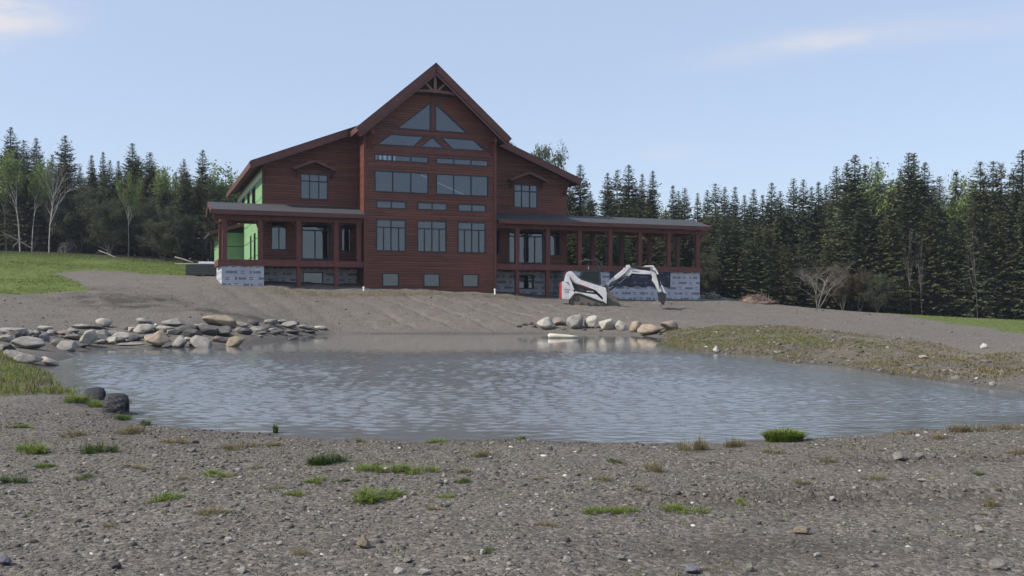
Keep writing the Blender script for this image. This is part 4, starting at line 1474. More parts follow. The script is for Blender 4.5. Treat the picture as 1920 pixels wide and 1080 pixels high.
def conifer(seed, Rr, mat, base=.06, shape=.85, whorls=60, dens=1.0, ragged=.2, top_gap=0.0):
    """unit-height conifer: returns trunk mesh and crown mesh"""
    g = np.random.default_rng(seed)
    tb = MB()
    tb.tube([(0, 0, -.03), (0, 0, .3), (0, 0, .7), (0, 0, .985)], [.016, .012, .006, .0015], 6)
    B, D, L, Wd, Sh, Up = [], [], [], [], [], []
    for i in range(whorls):
        t = base + (1 - base) * ((i + g.uniform(0, .8)) / whorls) ** .92
        t = min(t, .992)
        env = Rr * (1 - t) ** shape * g.uniform(1 - ragged * .8, 1 + ragged * .5) + .004
        if base > .15:
            env *= min(1, .45 + (t - base) * 3.5)
        if top_gap and g.random() < top_gap and t < .9:
            continue
        small = .5 + .5 * min(1, (1 - t) / .16)
        nb = max(4, int((5 + 7 * (1 - t)) * dens))
        a0 = g.uniform(0, 6.28)
        for b in range(nb):
            a = a0 + b * 6.283 / nb + g.uniform(-.35, .35)
            ln = env * g.uniform(1 - ragged * 2.2, 1 + ragged)
            if ln < .003:
                continue
            droop = -.42 + .62 * t + g.uniform(-.14, .14)
            st = max(2, int(ln / .0115) + 1)
            r = np.linspace(.12, 1, st) * ln
            rel = r / ln
            z = t + r * droop + .16 * ln * rel ** 2
            px_, py_ = np.cos(a) * r, np.sin(a) * r
            for k in range(3):
                sgn = (-1, 1, 0)[k]
                ang = a + sgn * g.uniform(.5, 1.1, st)
                d = np.stack([np.cos(ang), np.sin(ang), g.uniform(-.55, .25, st) + droop * .6], 1)
                d /= np.linalg.norm(d, axis=1)[:, None]
                B.append(np.stack([px_, py_, z + g.uniform(-.006, .006, st)], 1))
                D.append(d)
                L.append(g.uniform(.016, .034, st) * (1.15 - .5 * rel) * small)
                Wd.append(g.uniform(.006, .0125, st) * small)
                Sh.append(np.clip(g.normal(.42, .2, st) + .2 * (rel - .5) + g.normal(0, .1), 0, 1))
                Up.append(np.tile(np.array([[0, 0, 1.0]]), (st, 1)) + g.normal(0, .5, (st, 3)))
    nl = 26                                   # needles up the leading shoot
    tz = g.uniform(.93, .995, nl)
    an = g.uniform(0, 6.28, nl)
    d = np.stack([np.cos(an) * .5, np.sin(an) * .5, np.full(nl, .8)], 1)
    B.append(np.stack([tz * 0, tz * 0, tz], 1)); D.append(d / np.linalg.norm(d, axis=1)[:, None]); L.append(np.full(nl, .012)); Wd.append(np.full(nl, .005))
    Sh.append(np.full(nl, .4)); Up.append(g.normal(0, 1, (nl, 3)))
    B, D, L, Wd, Sh, Up = [np.concatenate(q) for q in (B, D, L, Wd, Sh, Up)]
    v = leaf_quads(B, D, Up, L, Wd)
    tm = tb.mesh('trunk', smooth=True)
    tm.materials.append(M['bark'])
    return tm, quads_mesh('crown', v, Sh, mat)


def broadleaf(seed, leaf, bark, levels=4, spread=.55, trunk=.35, n_leaf=5, lsize=.018, stems=1, up=.35, thick=.012, lean=.05, first=.3):
    """unit-height leafy (or bare, n_leaf = 0) tree: trunk mesh with limbs, crown mesh of leaves or twigs"""
    g = np.random.default_rng(seed)
    tb, tw = MB(), MB()
    tips = []

    def grow(p, d, ln, r, lev):
        n_ = 4
        pts, rad = [p.copy()], [r]
        q = p.copy()
        dd = d.copy()
        for i in range(n_):
            dd = dd + Vector(g.normal(0, .10, 3)) + Vector((0, 0, up * .12))
            dd.normalize()
            q = q + dd * (ln / n_)
            pts.append(q.copy())
            rad.append(r * (1 - .45 * (i + 1) / n_))
        (tb if lev <= 1 else tw).tube(pts, rad, 6 if lev <= 1 else 3, False)
        if lev >= 2:
            for u_ in pts[1:]:
                tips.append((u_.copy(), dd.copy()))
        if lev < levels:
            nb = g.integers(3, 6) if lev else g.integers(5, 9)
            for b in range(nb):
                t = g.uniform(first if lev == 0 else .35, 1.0)
                i = min(n_ - 1, int(t * n_))
                bp = pts[i].lerp(pts[i + 1], t * n_ - i)
                a = g.uniform(0, 6.283)
                sd_ = Vector((math.cos(a), math.sin(a), g.uniform(.0, .5)))
                nd = (dd * (1 - spread) + sd_ * spread * 1.3).normalized()
                grow(bp, nd, ln * g.uniform(.42, .66), r * (1 - .45 * t) * .55, lev + 1)
    for s in range(stems):
        a = g.uniform(0, 6.28)
        k = lean * (2.5 if stems > 1 else 1)
        grow(Vector((0, 0, -.02)), Vector((math.cos(a) * k, math.sin(a) * k, 1)).normalized(), .62 if levels > 2 else .8, thick * g.uniform(.75, 1.1), 0)
    zmax = max([p.z for p, _ in tips])
    sc = 1 / zmax
    for q in (tb, tw):
        q.v = [(x * sc, y * sc, z * sc) for x, y, z in q.v]
    tm = tb.mesh('trunk', smooth=True)
    tm.materials.append(M[bark])
    out = [tm]
    if tw.v:
        tmw = tw.mesh('twigs')
        tmw.materials.append(M[bark if n_leaf == 0 else 'bark'])
        out.append(tmw)
    if n_leaf:
        P_ = np.array([p[:] for p, _ in tips]) * sc
        P_ = np.repeat(P_, n_leaf, 0) + g.normal(0, lsize * .9, (len(P_) * n_leaf, 3))
        n2 = len(P_)
        d = g.normal(0, 1, (n2, 3)) + np.array([0, 0, -.2])
        d /= np.linalg.norm(d, axis=1)[:, None]
        v = leaf_quads(P_, d, g.normal(0, 1, (n2, 3)), g.uniform(.7, 1.4, n2) * lsize, g.uniform(.4, .8, n2) * lsize)
        out.append(quads_mesh('crown', v, np.clip(g.normal(.5, .22, n2), 0, 1), leaf))
    return out


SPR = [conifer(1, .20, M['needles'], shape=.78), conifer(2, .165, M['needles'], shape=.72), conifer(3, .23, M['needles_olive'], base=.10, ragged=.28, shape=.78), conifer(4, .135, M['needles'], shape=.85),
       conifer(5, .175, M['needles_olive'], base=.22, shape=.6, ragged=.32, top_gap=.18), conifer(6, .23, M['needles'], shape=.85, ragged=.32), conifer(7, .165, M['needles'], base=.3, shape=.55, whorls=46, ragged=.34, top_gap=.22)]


def plant_tree(meshes, name, x, y, ztop, wscale, label, cat, group, names=('trunk', 'crown')):
    z = hz(x, y) - .1
    H = max(.6, ztop - z)
    e = empty(name, (x, y, z), random.uniform(0, 6.28), label, cat, group)
    e.scale = (H * wscale, H * wscale, H)
    for me_ in meshes:
        o = bpy.data.objects.new(me_.name.split('.')[0], me_)
        COL.objects.link(o)
        o.parent = e
    return e


ORD = ['first', 'second', 'third', 'fourth', 'fifth', 'sixth', 'seventh', 'eighth', 'ninth', 'tenth', 'eleventh', 'twelfth', 'thirteenth', 'fourteenth', 'fifteenth', 'sixteenth', 'seventeenth', 'eighteenth', 'nineteenth',
       'twentieth', 'twenty-first', 'twenty-second', 'twenty-third', 'twenty-fourth', 'twenty-fifth', 'twenty-sixth', 'twenty-seventh', 'twenty-eighth', 'twenty-ninth', 'thirtieth', 'thirty-first', 'thirty-second', 'thirty-third', 'thirty-fourth',
       'thirty-fifth', 'thirty-sixth', 'thirty-seventh', 'thirty-eighth', 'thirty-ninth', 'fortieth', 'forty-first', 'forty-second', 'forty-third', 'forty-fourth', 'forty-fifth']
# spires that stand on the skyline: photo x, top y, distance, kind, width
LEFT = [(2, 290, 88, 1, 1), (20, 238, 94, 5, 1), (45, 263, 97, 6, 1), (68, 258, 92, 0, .9), (98, 290, 90, 3, 1), (122, 254, 90, 5, 1.15), (150, 312, 95, 1, 1), (172, 291, 98, 3, 1), (193, 285, 100, 3, .9), (206, 300, 96, 1, .9), (222, 302, 99, 3, 1),
        (248, 268, 92, 0, 1), (281, 285, 90, 1, 1.3), (308, 314, 95, 1, 1), (330, 322, 98, 3, 1), (345, 298, 94, 2, .9), (380, 281, 90, 5, 1), (402, 330, 96, 1, 1)]
RIGHT = [(1088, 308, 90, 0, 1.05), (1107, 358, 95, 1, 1), (1139, 324, 88, 5, .9), (1157, 318, 93, 6, .9), (1179, 309, 90, 0, 1.1), (1204, 326, 94, 3, .9), (1224, 320, 91, 5, .8), (1262, 348, 95, 3, 1), (1272, 358, 92, 1, .9), (1284, 352, 96, 1, 1), (1308, 362, 93, 3, 1),
         (1326, 356, 96, 1, .9), (1341, 344, 92, 6, .9), (1359, 350, 95, 1, .9), (1378, 350, 92, 0, .8), (1396, 366, 97, 3, 1), (1413, 354, 93, 0, .9), (1430, 366, 98, 3, 1), (1447, 342, 92, 0, .95), (1463, 358, 95, 1, 1), (1488, 334, 92, 1, .9), (1506, 336, 90, 1, .9),
         (1522, 350, 95, 3, 1), (1535, 341, 93, 3, 1), (1549, 346, 96, 1, 1), (1568, 311, 90, 1, .9), (1588, 305, 86, 5, 1), (1603, 290, 84, 5, 1.2), (1622, 310, 92, 3, 1), (1646, 302, 95, 0, .8), (1688, 318, 92, 3, .9), (1704, 286, 84, 1, 1.1), (1713, 288, 86, 3, 1.2), (1734, 304, 86, 5, 1), (1762, 330, 92, 1, 1),
         (1793, 322, 90, 3, 1.1), (1838, 303, 86, 4, 1), (1862, 302, 88, 6, 1), (1877, 306, 87, 4, .9), (1900, 318, 90, 1, 1), (1917, 281, 84, 5, 1.1)]
for i, (px, ty, Y, k, w) in enumerate(LEFT):
    big = 'tall' if ty < 284 else 'slim' if k in (3, 1) else 'dark'
    plant_tree(SPR[k], 'spruce_tree', (px - 960) / F * Y, Y, CAM + (575 - ty) * Y / F, w * 1.15, f'{big} spruce on the skyline, {ORD[i]} tip from the left picture edge', 'tree', 'spruces on the skyline left of the lodge')
for i, (px, ty, Y, k, w) in enumerate(RIGHT):
    big = 'tall' if ty < 312 else 'slim' if k in (3, 1) else 'ragged' if k in (4, 6) else 'dark'
    plant_tree(SPR[k], 'spruce_tree', (px - 960) / F * Y, Y, CAM + (575 - ty) * Y / F, w * 1.15, f'{big} spruce on the skyline, {ORD[i]} tip to the right of the lodge roof', 'tree', 'spruces on the skyline right of the lodge')


def skyline(px, table):
    xs = [q[0] for q in table]
    return float(np.interp(px, xs, [q[1] for q in table]))


def filler(x0, x1, n_, table, Y0, Y1, label, group, kinds, low=(25, 95)):
    for i in range(n_):
        px = x0 + (x1 - x0) * (i + random.uniform(.1, .9)) / n_
        Y = random.uniform(Y0, Y1)
        ty = skyline(px, table) + random.uniform(*low)
        k = random.choice(kinds)
        plant_tree(SPR[k], 'spruce_tree', (px - 960) / F * Y, Y, CAM + (575 - ty) * Y / F, random.uniform(1.1, 1.6), label, 'tree', group)


LL, LR_ = 'dark spruce massed in the forest wall left of the lodge, below the skyline', 'dark spruce massed in the forest wall right of the lodge, below the skyline'
filler(-60, 470, 30, LEFT, 86, 93, LL, 'massed spruces left of the lodge', [0, 1, 2, 5, 6], (25, 80))
filler(-60, 470, 24, LEFT, 94, 104, LL, 'massed spruces left of the lodge', [0, 1, 2, 5], (15, 60))
filler(-60, 470, 16, LEFT, 105, 112, LL, 'massed spruces left of the lodge', [0, 1, 5], (20, 60))
filler(1050, 1980, 46, RIGHT, 81, 86, LR_, 'massed spruces right of the lodge', [0, 2, 2, 5, 1], (50, 130))
filler(1050, 1980, 46, RIGHT, 87, 95, LR_, 'massed spruces right of the lodge', [0, 1, 2, 5], (22, 80))
filler(1050, 1980, 30, RIGHT, 96, 106, LR_, 'massed spruces right of the lodge', [0, 1, 5], (25, 70))
filler(1060, 1330, 12, RIGHT, 80, 86, LR_, 'massed spruces right of the lodge', [0, 2, 5], (50, 110))

BIRCH = [broadleaf(11, M['spring'], 'pale_bark', 3, .5, n_leaf=7, lsize=.026, thick=.011, first=.45), broadleaf(12, M['spring'], 'pale_bark', 3, .42, n_leaf=6, lsize=.024, thick=.009, first=.5), broadleaf(13, M['dull_leaves'], 'bark', 4, .6, n_leaf=3, lsize=.022, stems=3, thick=.010, lean=.14, first=.25)]
BIG = broadleaf(14, M['spring_dull'], 'bark', 4, .62, n_leaf=5, lsize=.022, thick=.016, first=.25)
BARE = [broadleaf(15, None, 'pale_bark', 4, .45, n_leaf=0, thick=.013, first=.4), broadleaf(16, None, 'grey_twig', 4, .5, n_leaf=0, stems=4, thick=.012, lean=.22, first=.3), broadleaf(17, None, 'grey_twig', 4, .42, n_leaf=0, thick=.009, first=.35)]
RUST = broadleaf(18, M['rust_leaves'], 'grey_twig', 4, .6, n_leaf=2, lsize=.024, stems=3, thick=.008, lean=.18, first=.2)
HAZEL = broadleaf(19, M['dull_leaves'], 'grey_twig', 4, .6, n_leaf=2, lsize=.024, stems=4, thick=.009, lean=.16, first=.2)


def broad(meshes, name, px, ty, Y, w, label, group=None, cat='tree'):
    plant_tree(meshes, name, (px - 960) / F * Y, Y, CAM + (575 - ty) * Y / F, w, label, cat, group)


broad(BIG, 'broadleaf_tree', 1012, 270, 98, .42, 'big light green leafy tree rising behind the right roof slope')
broad(BIRCH[0], 'birch_tree', 428, 306, 92, .9, 'light green leafy tree at the left corner of the lodge roof')
broad(BIRCH[0], 'birch_tree', 452, 330, 96, .8, 'light green leafy tree peeping over the porch behind the green side wall')
broad(BIRCH[1], 'birch_tree', 38, 282, 83, .8, 'pale green birch with thin twin trunk near the left picture edge')
broad(BIRCH[1], 'birch_tree', 60, 300, 84, .7, 'pale green birch just left of the bare white trunked tree')
broad(BARE[0], 'bare_tree', 92, 268, 81, .5, 'bare white trunked tree with forked crown at the left forest edge')
broad(BIRCH[1], 'birch_tree', 240, 322, 80, .5, 'slender birch with straight white trunk and fresh green top in the left forest edge')
broad(HAZEL, 'bushy_tree', 205, 365, 80.5, .75, 'dull olive bushy tree left of the slender white birch')
broad(HAZEL, 'bushy_tree', 305, 400, 79, .9, 'dull olive bushy tree with several thin stems right of the slender birch')
broad(BIRCH[2], 'bushy_tree', 325, 385, 80, .7, 'brownish bushy tree between the slender birch and the board stack')
broad(BARE[2], 'bare_tree', 343, 390, 78.5, .7, 'thin bare trunk nearest to the board stack, left of it')
for px, ty in ((378, 400), (388, 410), (396, 395)):
    broad(BARE[2], 'bare_tree', px, ty, 80, .5, 'thin bare pole like trunk behind the board stack', 'thin trunks behind the board stack')
broad(BARE[2], 'bare_tree', 62, 420, 80, .6, 'short bare sapling between the birches at the left edge')
broad(BARE[2], 'bare_tree', 12, 300, 85, .8, 'bare twiggy tree at the very left picture edge')
broad(BARE[2], 'bare_tree', 160, 310, 96, .8, 'grey twiggy top showing between spruces on the left skyline')
broad(BARE[2], 'bare_tree', 318, 318, 96, .8, 'faint twiggy top beside the pale spruce left of the lodge')
broad(BIRCH[1], 'birch_tree', 325, 312, 88, .75, 'pale green leafy top between the two tallest spruce groups left of the lodge')
broad(BIRCH[2], 'bushy_tree', 150, 340, 84, .8, 'olive bushy tree in the left forest, right of the bare white trunked tree')
broad(BIRCH[2], 'bushy_tree', 270, 360, 83, .7, 'olive bushy tree immediately right of the slender birch top')
broad(BIRCH[0], 'birch_tree', 1675, 330, 90, .6, 'light leafy crown left of the twin tipped tall spruce')
broad(BARE[1], 'bare_tree', 1533, 475, 76, 1.15, 'bare grey tree forking from the ground in front of the right forest')
broad(RUST, 'rusty_shrub', 1580, 495, 79, .6, 'rusty leaved small tree just right of the bare forked one')
broad(RUST, 'rusty_shrub', 1612, 500, 79, .6, 'rusty leaved small tree farther right beside the pale trunks')
broad(HAZEL, 'bushy_tree', 1645, 510, 78, .7, 'dull bush between the rusty trees and the twin trunks')
broad(BIRCH[2], 'bushy_tree', 1330, 470, 80, .7, 'dull green bush at the right corner of the foundation')
broad(BIRCH[0], 'birch_tree', 1645, 306, 92, .6, 'pale leafy crown behind the spruces, left of the twin tipped tall one')
broad(BIRCH[0], 'birch_tree', 1245, 388, 100, .7, 'pale leafy crown low between two groups of spruce tips')
broad(BIRCH[0], 'birch_tree', 1806, 322, 89, .6, 'pale leafy crown between spruces near the right picture edge')
broad(BARE[0], 'bare_tree', 1775, 306, 90, .7, 'twiggy pale tree top left of the ragged spruces at the right')
broad(BARE[0], 'bare_tree', 1826, 306, 90, .6, 'twiggy pale tree top immediately left of the ragged spruces')
for px, hh, lab in ((1709, 390, 'left one of the twin pale trunks under the tall right spruces'), (1729, 400, 'right one of the twin pale trunks under the tall right spruces'), (1833, 380, 'lone pale trunk standing at the dark right forest edge')):
    broad(BARE[2], 'bare_tree', px, hh, 79.5, .28, lab)


# fallen wood and brush at the forest edge
def stick(name, p0, p1, Y, r, label, mat='dead_wood'):
    a = Vector(((p0[0] - 960) / F * Y, Y, CAM + (575 - p0[1]) * Y / F))
    b = Vector(((p1[0] - 960) / F * Y, Y - .8, CAM + (575 - p1[1]) * Y / F))
    m_ = a.lerp(b, .5)
    o = MB().tube([a - m_, Vector((0, .05, .03)), b - m_], [r, r * .8, r * .5], 6).build(name, M[mat])
    o.location = m_
    return tag(o, label, 'fallen trunk')


stick('fallen_trunk', (60, 466), (14, 437), 80, .07, 'fallen grey trunk leaning up to the left by the pale birches')
stick('fallen_trunk', (25, 462), (50, 448), 79.5, .05, 'shorter fallen trunk crossing the one by the pale birches')
stick('fallen_trunk', (185, 470), (225, 484), 79, .06, 'fallen trunk at the grass edge left of the slender birch')
stick('fallen_trunk', (328, 482), (368, 493), 76, .07, 'grey fallen trunk sloping down to the board stack')


def brush(px, pyb, wpx, hm, nst, mat, label, seed, core):
    x, y, z = hit(px, pyb)
    g = np.random.default_rng(seed)
    w = wpx * y / F / 2
    e = empty('brush_pile', (x, y + .6, z), 0, label, 'brush pile')
    me_ = rock_mesh(seed, 12, 4, .09)
    o = link('mound', me_, M[core], e)
    o.scale = (w, w * .7, hm * .78)
    o.location = (0, 0, hm * .15)
    t = MB()
    for i in range(nst):
        a = g.uniform(0, 6.28)
        r = g.uniform(.2, 1) * w
        p = Vector((math.cos(a) * r, math.sin(a) * r * .7, max(.05, hm * (1 - (r / w) ** 2) * .9)))
        d = Vector((g.normal(), g.normal() * .7, abs(g.normal()) * .7)).normalized()
        ln = g.uniform(.3, .9) * min(1.2, hm + .4)
        t.tube([p - d * ln * .5, p + d * ln * .15 + Vector((0, 0, .04)), p + d * ln * .5], [g.uniform(.02, .05), .025, .01], 5)
    t.build('branches', M['dead_wood' if core != 'chips' else 'chips'], e)
    return e


brush(122, 474, 36, 1.0, 90, 'bark', 'round dark brush pile at the left grass edge', 71, 'bark')
brush(1420, 569, 72, .62, 120, 'chips', 'low heap of brown roots and chips at the right forest edge', 72, 'chips')
brush(1338, 562, 36, .5, 40, 'bark', 'small pile of grey sticks beside the right foundation corner', 73, 'bark')
#SECTION5
# ------------------------------------------------------------------ loose stones and plants on the ground


def stone_mat(name, stops):
    t = NT(name)
    c = t.ramp(t.attr('shade'), stops)
    n_ = t.noise(60, 3, .6, t.coord('Object'))
    t.setb(Base_Color=t.mix(t.math('MULTIPLY', n_, .5), c, (0.07, 0.065, 0.06)), Roughness=0.92)
    t.b.inputs['Specular IOR Level'].default_value = 0.2
    return t.m


M['pebbles'] = stone_mat('mixed_grey_pebbles', [(0, (0.03, 0.027, 0.025)), (.35, (0.10, 0.092, 0.082)), (.7, (0.205, 0.19, 0.168)), (.9, (0.37, 0.345, 0.305)), (1, (0.60, 0.585, 0.55))])
M['clods'] = stone_mat('soil_clods', [(0, (0.075, 0.069, 0.062)), (.5, (0.155, 0.144, 0.132)), (.9, (0.25, 0.235, 0.215)), (1, (0.45, 0.425, 0.39))])
bm = bmesh.new()
bmesh.ops.create_icosphere(bm, subdivisions=1, radius=1)
ICO_V = np.array([v_.co[:] for v_ in bm.verts])
ICO_F = np.array([[v_.index for v_ in p_.verts] for p_ in bm.faces])
bm.free()


def scatter(name, xs, ys, rad, mat, label, cat, seed, flat=(.28, .65), pale=1.0):
    g = np.random.default_rng(seed)
    zs = height(xs, ys)
    ok = zs > .01
    xs, ys, zs, rad = xs[ok], ys[ok], zs[ok], rad[ok]
    n_ = len(xs)
    v = ICO_V[None] * (1 + g.uniform(-.28, .28, (n_, len(ICO_V), 1)))
    v = v * (np.stack([g.uniform(.8, 1.6, n_), g.uniform(.7, 1.1, n_), g.uniform(*flat, n_)], 1) * rad[:, None])[:, None, :]
    tl = g.uniform(-.4, .4, n_)
    ct, st_ = np.cos(tl)[:, None], np.sin(tl)[:, None]
    v = np.stack([v[..., 0] * ct - v[..., 2] * st_, v[..., 1], v[..., 0] * st_ + v[..., 2] * ct], -1)
    a = g.uniform(0, 6.28, n_)
    c_, s_ = np.cos(a)[:, None], np.sin(a)[:, None]
    v = np.stack([v[..., 0] * c_ - v[..., 1] * s_, v[..., 0] * s_ + v[..., 1] * c_, v[..., 2]], -1)
    v += np.stack([xs, ys, zs + rad * .02], 1)[:, None, :]
    f = ICO_F[None] + (np.arange(n_) * len(ICO_V))[:, None, None]
    sh = np.clip(g.beta(2.2, 2.6, n_) * .95 + (g.random(n_) < .022) * .5 * pale, 0, 1)
    o = link(name, np_mesh(name, v.reshape(-1, 3), f.reshape(-1, 3), dict(shade=np.repeat(sh, len(ICO_V)))), M[mat])
    return tag(o, label, cat, kind='stuff')


g = np.random.default_rng(5)
N = 82000
ys = np.sqrt(g.uniform(3.4 ** 2, 11.6 ** 2, N))
xs = g.uniform(-1, 1, N) * (.56 * ys + .4)
keep = vnoise(xs * .9, ys * .9, 41) + .45 * vnoise(xs * 3, ys * 3, 42) + g.uniform(-.45, .45, N) - .25 * sstep(.2, 2.2, xs) > -.32
xs, ys = xs[keep], ys[keep]
rad = np.clip(np.exp(g.normal(math.log(.0050), .66, len(xs))), .0025, .03)
scatter('gravel', xs, ys, rad, 'pebbles', 'grey gravel strewn over the near bank of the pond', 'gravel', 6)
N = 20000
xs, ys = g.uniform(6, 26, N), g.uniform(13, 46, N)
k_ = inside(bank_right, xs, ys)
scatter('bank_gravel', xs[k_], ys[k_], np.clip(np.exp(g.normal(math.log(.026), .55, k_.sum())), .01, .10), 'pebbles', 'small stones scattered over the low grassy right bank', 'gravel', 8)
N = 24000
xs, ys = g.uniform(-26, 38, N), g.uniform(28, 72, N)
k_ = (edge_d(shore_xy, xs, ys) < -.1) & ~inside(lawn_left, xs, ys) & ~inside(bank_right, xs, ys) & (vnoise(xs * .25, ys * .25, 44) + g.uniform(-.4, .4, N) > -.1)
hu, hv = (xs - HO.x) * math.cos(HA) + (ys - HO.y) * math.sin(HA), -(xs - HO.x) * math.sin(HA) + (ys - HO.y) * math.cos(HA)
k_ &= ~((hu > -9.5) & (hu < 26) & (hv > -.3))
scatter('soil_clods', xs[k_], ys[k_], np.clip(np.exp(g.normal(math.log(.018), .6, k_.sum())), .008, .11), 'clods', 'clods and stones on the graded slope below the lodge', 'soil clods', 9)

# single stones one can point at
ST = [(428, 1018, 17, 13, 'stone_white', 'white stone in the lower left gravel, level with the big tan stone'), (682, 1030, 32, 24, 'rock_tan', 'big tan stone in the lower gravel left of the centre'),
      (747, 1080, 20, 12, 'stone_white', 'white stone at the bottom edge, left one of two beside each other'), (797, 1082, 26, 12, 'stone_white', 'white stone at the bottom edge, right one of two beside each other'),
      (905, 1044, 14, 11, 'stone_white', 'small white stone beside the low green sprig near the bottom'), (1063, 1056, 18, 14, 'stone_white', 'round white stone near the bottom, right of the centre'),
      (842, 1005, 11, 8, 'rock_pale', None), (940, 970, 14, 8, 'rock_pale', None), (953, 1062, 11, 7, 'stone_white', None), (867, 1054, 10, 9, 'rock_tan', None), (885, 1058, 12, 9, 'rock_tan', None),
      (765, 1058, 24, 9, 'rock_grey', 'flat grey stone above the pair of white stones'), (1268, 907, 6, 10, 'stone_white', None), (1508, 1003, 36, 17, 'rock_tan', 'smooth tan stone half sunk in the bare soil at the lower right'),
      (1837, 998, 19, 13, 'rock_pale', 'pale stone near the right edge in the lower gravel'), (1708, 1038, 20, 12, 'rock_grey', 'light grey wedge stone in the lower right gravel'),
      (1532, 1047, 16, 9, 'stone_white', 'flat white stone below the smooth tan stone'), (1560, 941, 12, 8, 'stone_white', None), (1330, 1041, 8, 7, 'stone_white', None), (1602, 927, 8, 6, 'stone_white', None),
      (1730, 905, 18, 7, 'rock_pale', 'long flat pale stone on the rutted soil at the right'), (1690, 866, 32, 16, 'rock_grey', 'grey rock poking from the small earth bank near the right shore'), (1725, 864, 20, 12, 'rock_grey', 'smaller grey rock beside the one in the earth bank'),
      (1407, 1074, 16, 16, 'rock_grey', 'upright grey stone at the bottom edge right of the bluish one'), (1300, 1082, 40, 16, 'rock_violet', 'bluish grey stone cut by the bottom edge'), (1583, 986, 8, 6, 'stone_white', None),
      (373, 1032, 9, 7, 'stone_white', None), (451, 1077, 20, 12, 'stone_white', 'white stone at the bottom edge in the lower left'), (538, 976, 11, 8, 'stone_white', None), (607, 984, 10, 8, 'stone_white', None), (523, 1025, 16, 8, 'rock_pale', None),
      (19, 927, 12, 7, 'stone_white', None), (358, 848, 24, 8, 'rock_grey', 'flat grey stone on the near shore below the tyres'), (212, 1068, 26, 14, 'rock_dark', 'dark stone in the bottom left gravel'), (200, 1020, 14, 8, 'stone_white', None),
      (249, 931, 7, 6, 'stone_white', None), (157, 993, 14, 8, 'rock_pale', None), (6, 1060, 30, 20, 'rock_violet', 'bluish stone cut by the left edge near the bottom'), (290, 858, 12, 6, 'rock_pale', None), (365, 832, 16, 7, 'rock_pink', 'reddish stone on the near shore below the tyres'),
      (760, 938, 10, 8, 'stone_white', None), (775, 930, 13, 8, 'rock_pale', None), (1108, 901, 10, 6, 'stone_white', None), (1880, 1072, 40, 18, 'rock_grey', 'wide grey stone in the bottom right corner'), (1640, 1065, 18, 9, 'rock_grey', None), (1165, 1050, 20, 9, 'rock_grey', None),
      (1344, 662, 13, 13, 'stone_white', 'white pointed stone at the water edge of the right bank'), (1846, 653, 14, 10, 'stone_white', 'white stone on top of the right bank near the picture edge'), (1735, 674, 20, 7, 'rock_pale', 'flat pale slab on the right bank'),
      (1452, 644, 7, 4, 'stone_white', None), (1455, 664, 10, 5, 'rock_pale', None), (1862, 724, 14, 9, 'rock_pale', None), (1832, 712, 9, 5, 'stone_white', None)]
for i, (px, pb, w, h, mat, lab) in enumerate(ST):
    grp = None
    if lab is None:
        where = 'on the low right bank' if pb < 730 else 'in the near gravel'
        lab = f'small {"white" if mat == "stone_white" else "tan" if mat == "rock_tan" else "grey" if mat == "rock_grey" else "pale"} stone lying {where}'
        grp = lab.replace('stone', 'stones')
    rock('stone', px, pb, w, h, mat, lab, 'stone', grp, i, i * 71, 0, .25, .8)


def blades(n_, rad, hgt, wid, seed, lean=.5, flat=False):
    """a bunch of grass blades, each two quads, as arrays"""
    g = np.random.default_rng(seed)
    a = g.uniform(0, 6.28, n_)
    r = rad * np.sqrt(g.random(n_))
    base = np.stack([np.cos(a) * r, np.sin(a) * r, np.zeros(n_)], 1)
    ang = a + g.normal(0, .8, n_)
    h = hgt * g.uniform(.5, 1.15, n_) * (1 - .35 * r / max(rad, 1e-6))
    le = lean * g.uniform(.2, 1.3, n_)
    d = np.stack([np.cos(ang), np.sin(ang), 0 * ang], 1)
    s = np.stack([-np.sin(ang), np.cos(ang), 0 * ang], 1) * (wid * g.uniform(.6, 1.2, n_))[:, None]
    up = np.array([[0, 0, 1.0]])
    m = base + d * (h * le * .35)[:, None] + up * (h * .6)[:, None]
    t = base + d * (h * le)[:, None] + up * (h * (1 - .25 * le))[:, None]
    q1 = np.stack([base - s * .5, base + s * .5, m + s * .42, m - s * .42], 1)
    q2 = np.stack([m - s * .42, m + s * .42, t + s * .06, t - s * .06], 1)
    v = np.concatenate([q1, q2], 1).reshape(-1, 3)
    return v, np.repeat(np.clip(g.normal(.5, .22, n_), 0, 1), 2)


TUFT = {}


def tuft(px, pb, wpx, mat, label, group=None, tall=.5, var=0, thick=1.0, name='grass_tuft', cat='grass tuft'):
    x, y, z = hit(px, pb)
    w = wpx * y / F * 1.3
    key = (mat, var % 4, name, thick)
    if key not in TUFT:
        tg = np.random.default_rng(90 + var % 4)
        if name == 'leafy_bush':
            v, sh = blades(1300, .5, .55, .04, 95, .9)
        elif name == 'seedling':
            v, sh = blades(26, .15, .5, .11, 96, .9)
        else:                              # several small sprays of unequal height make one loose tuft
            vv, ss = [], []
            for c_ in range(17):
                r_ = .46 * math.sqrt(tg.random())
                a_ = tg.uniform(0, 6.28)
                b_, s_ = blades(int(26 * thick * tg.uniform(.5, 1.6)), tg.uniform(.06, .16), tg.uniform(.2, .55) * (1.15 - r_), .017, int(tg.integers(9999)), 1.3)
                vv.append(b_ + np.array([r_ * math.cos(a_), r_ * math.sin(a_), 0]))
                ss.append(s_)
            v, sh = np.concatenate(vv), np.concatenate(ss)
        TUFT[key] = quads_mesh('tuft', v, sh, M[mat])
    o = bpy.data.objects.new(name, TUFT[key])
    COL.objects.link(o)
    o.location = (x, y, z - .004)
    o.scale = (w, w * .75, w * max(tall, .38) * 1.75)
    o.rotation_euler = (0, 0, random.uniform(0, 6.28))
    return tag(o, label, cat, group)


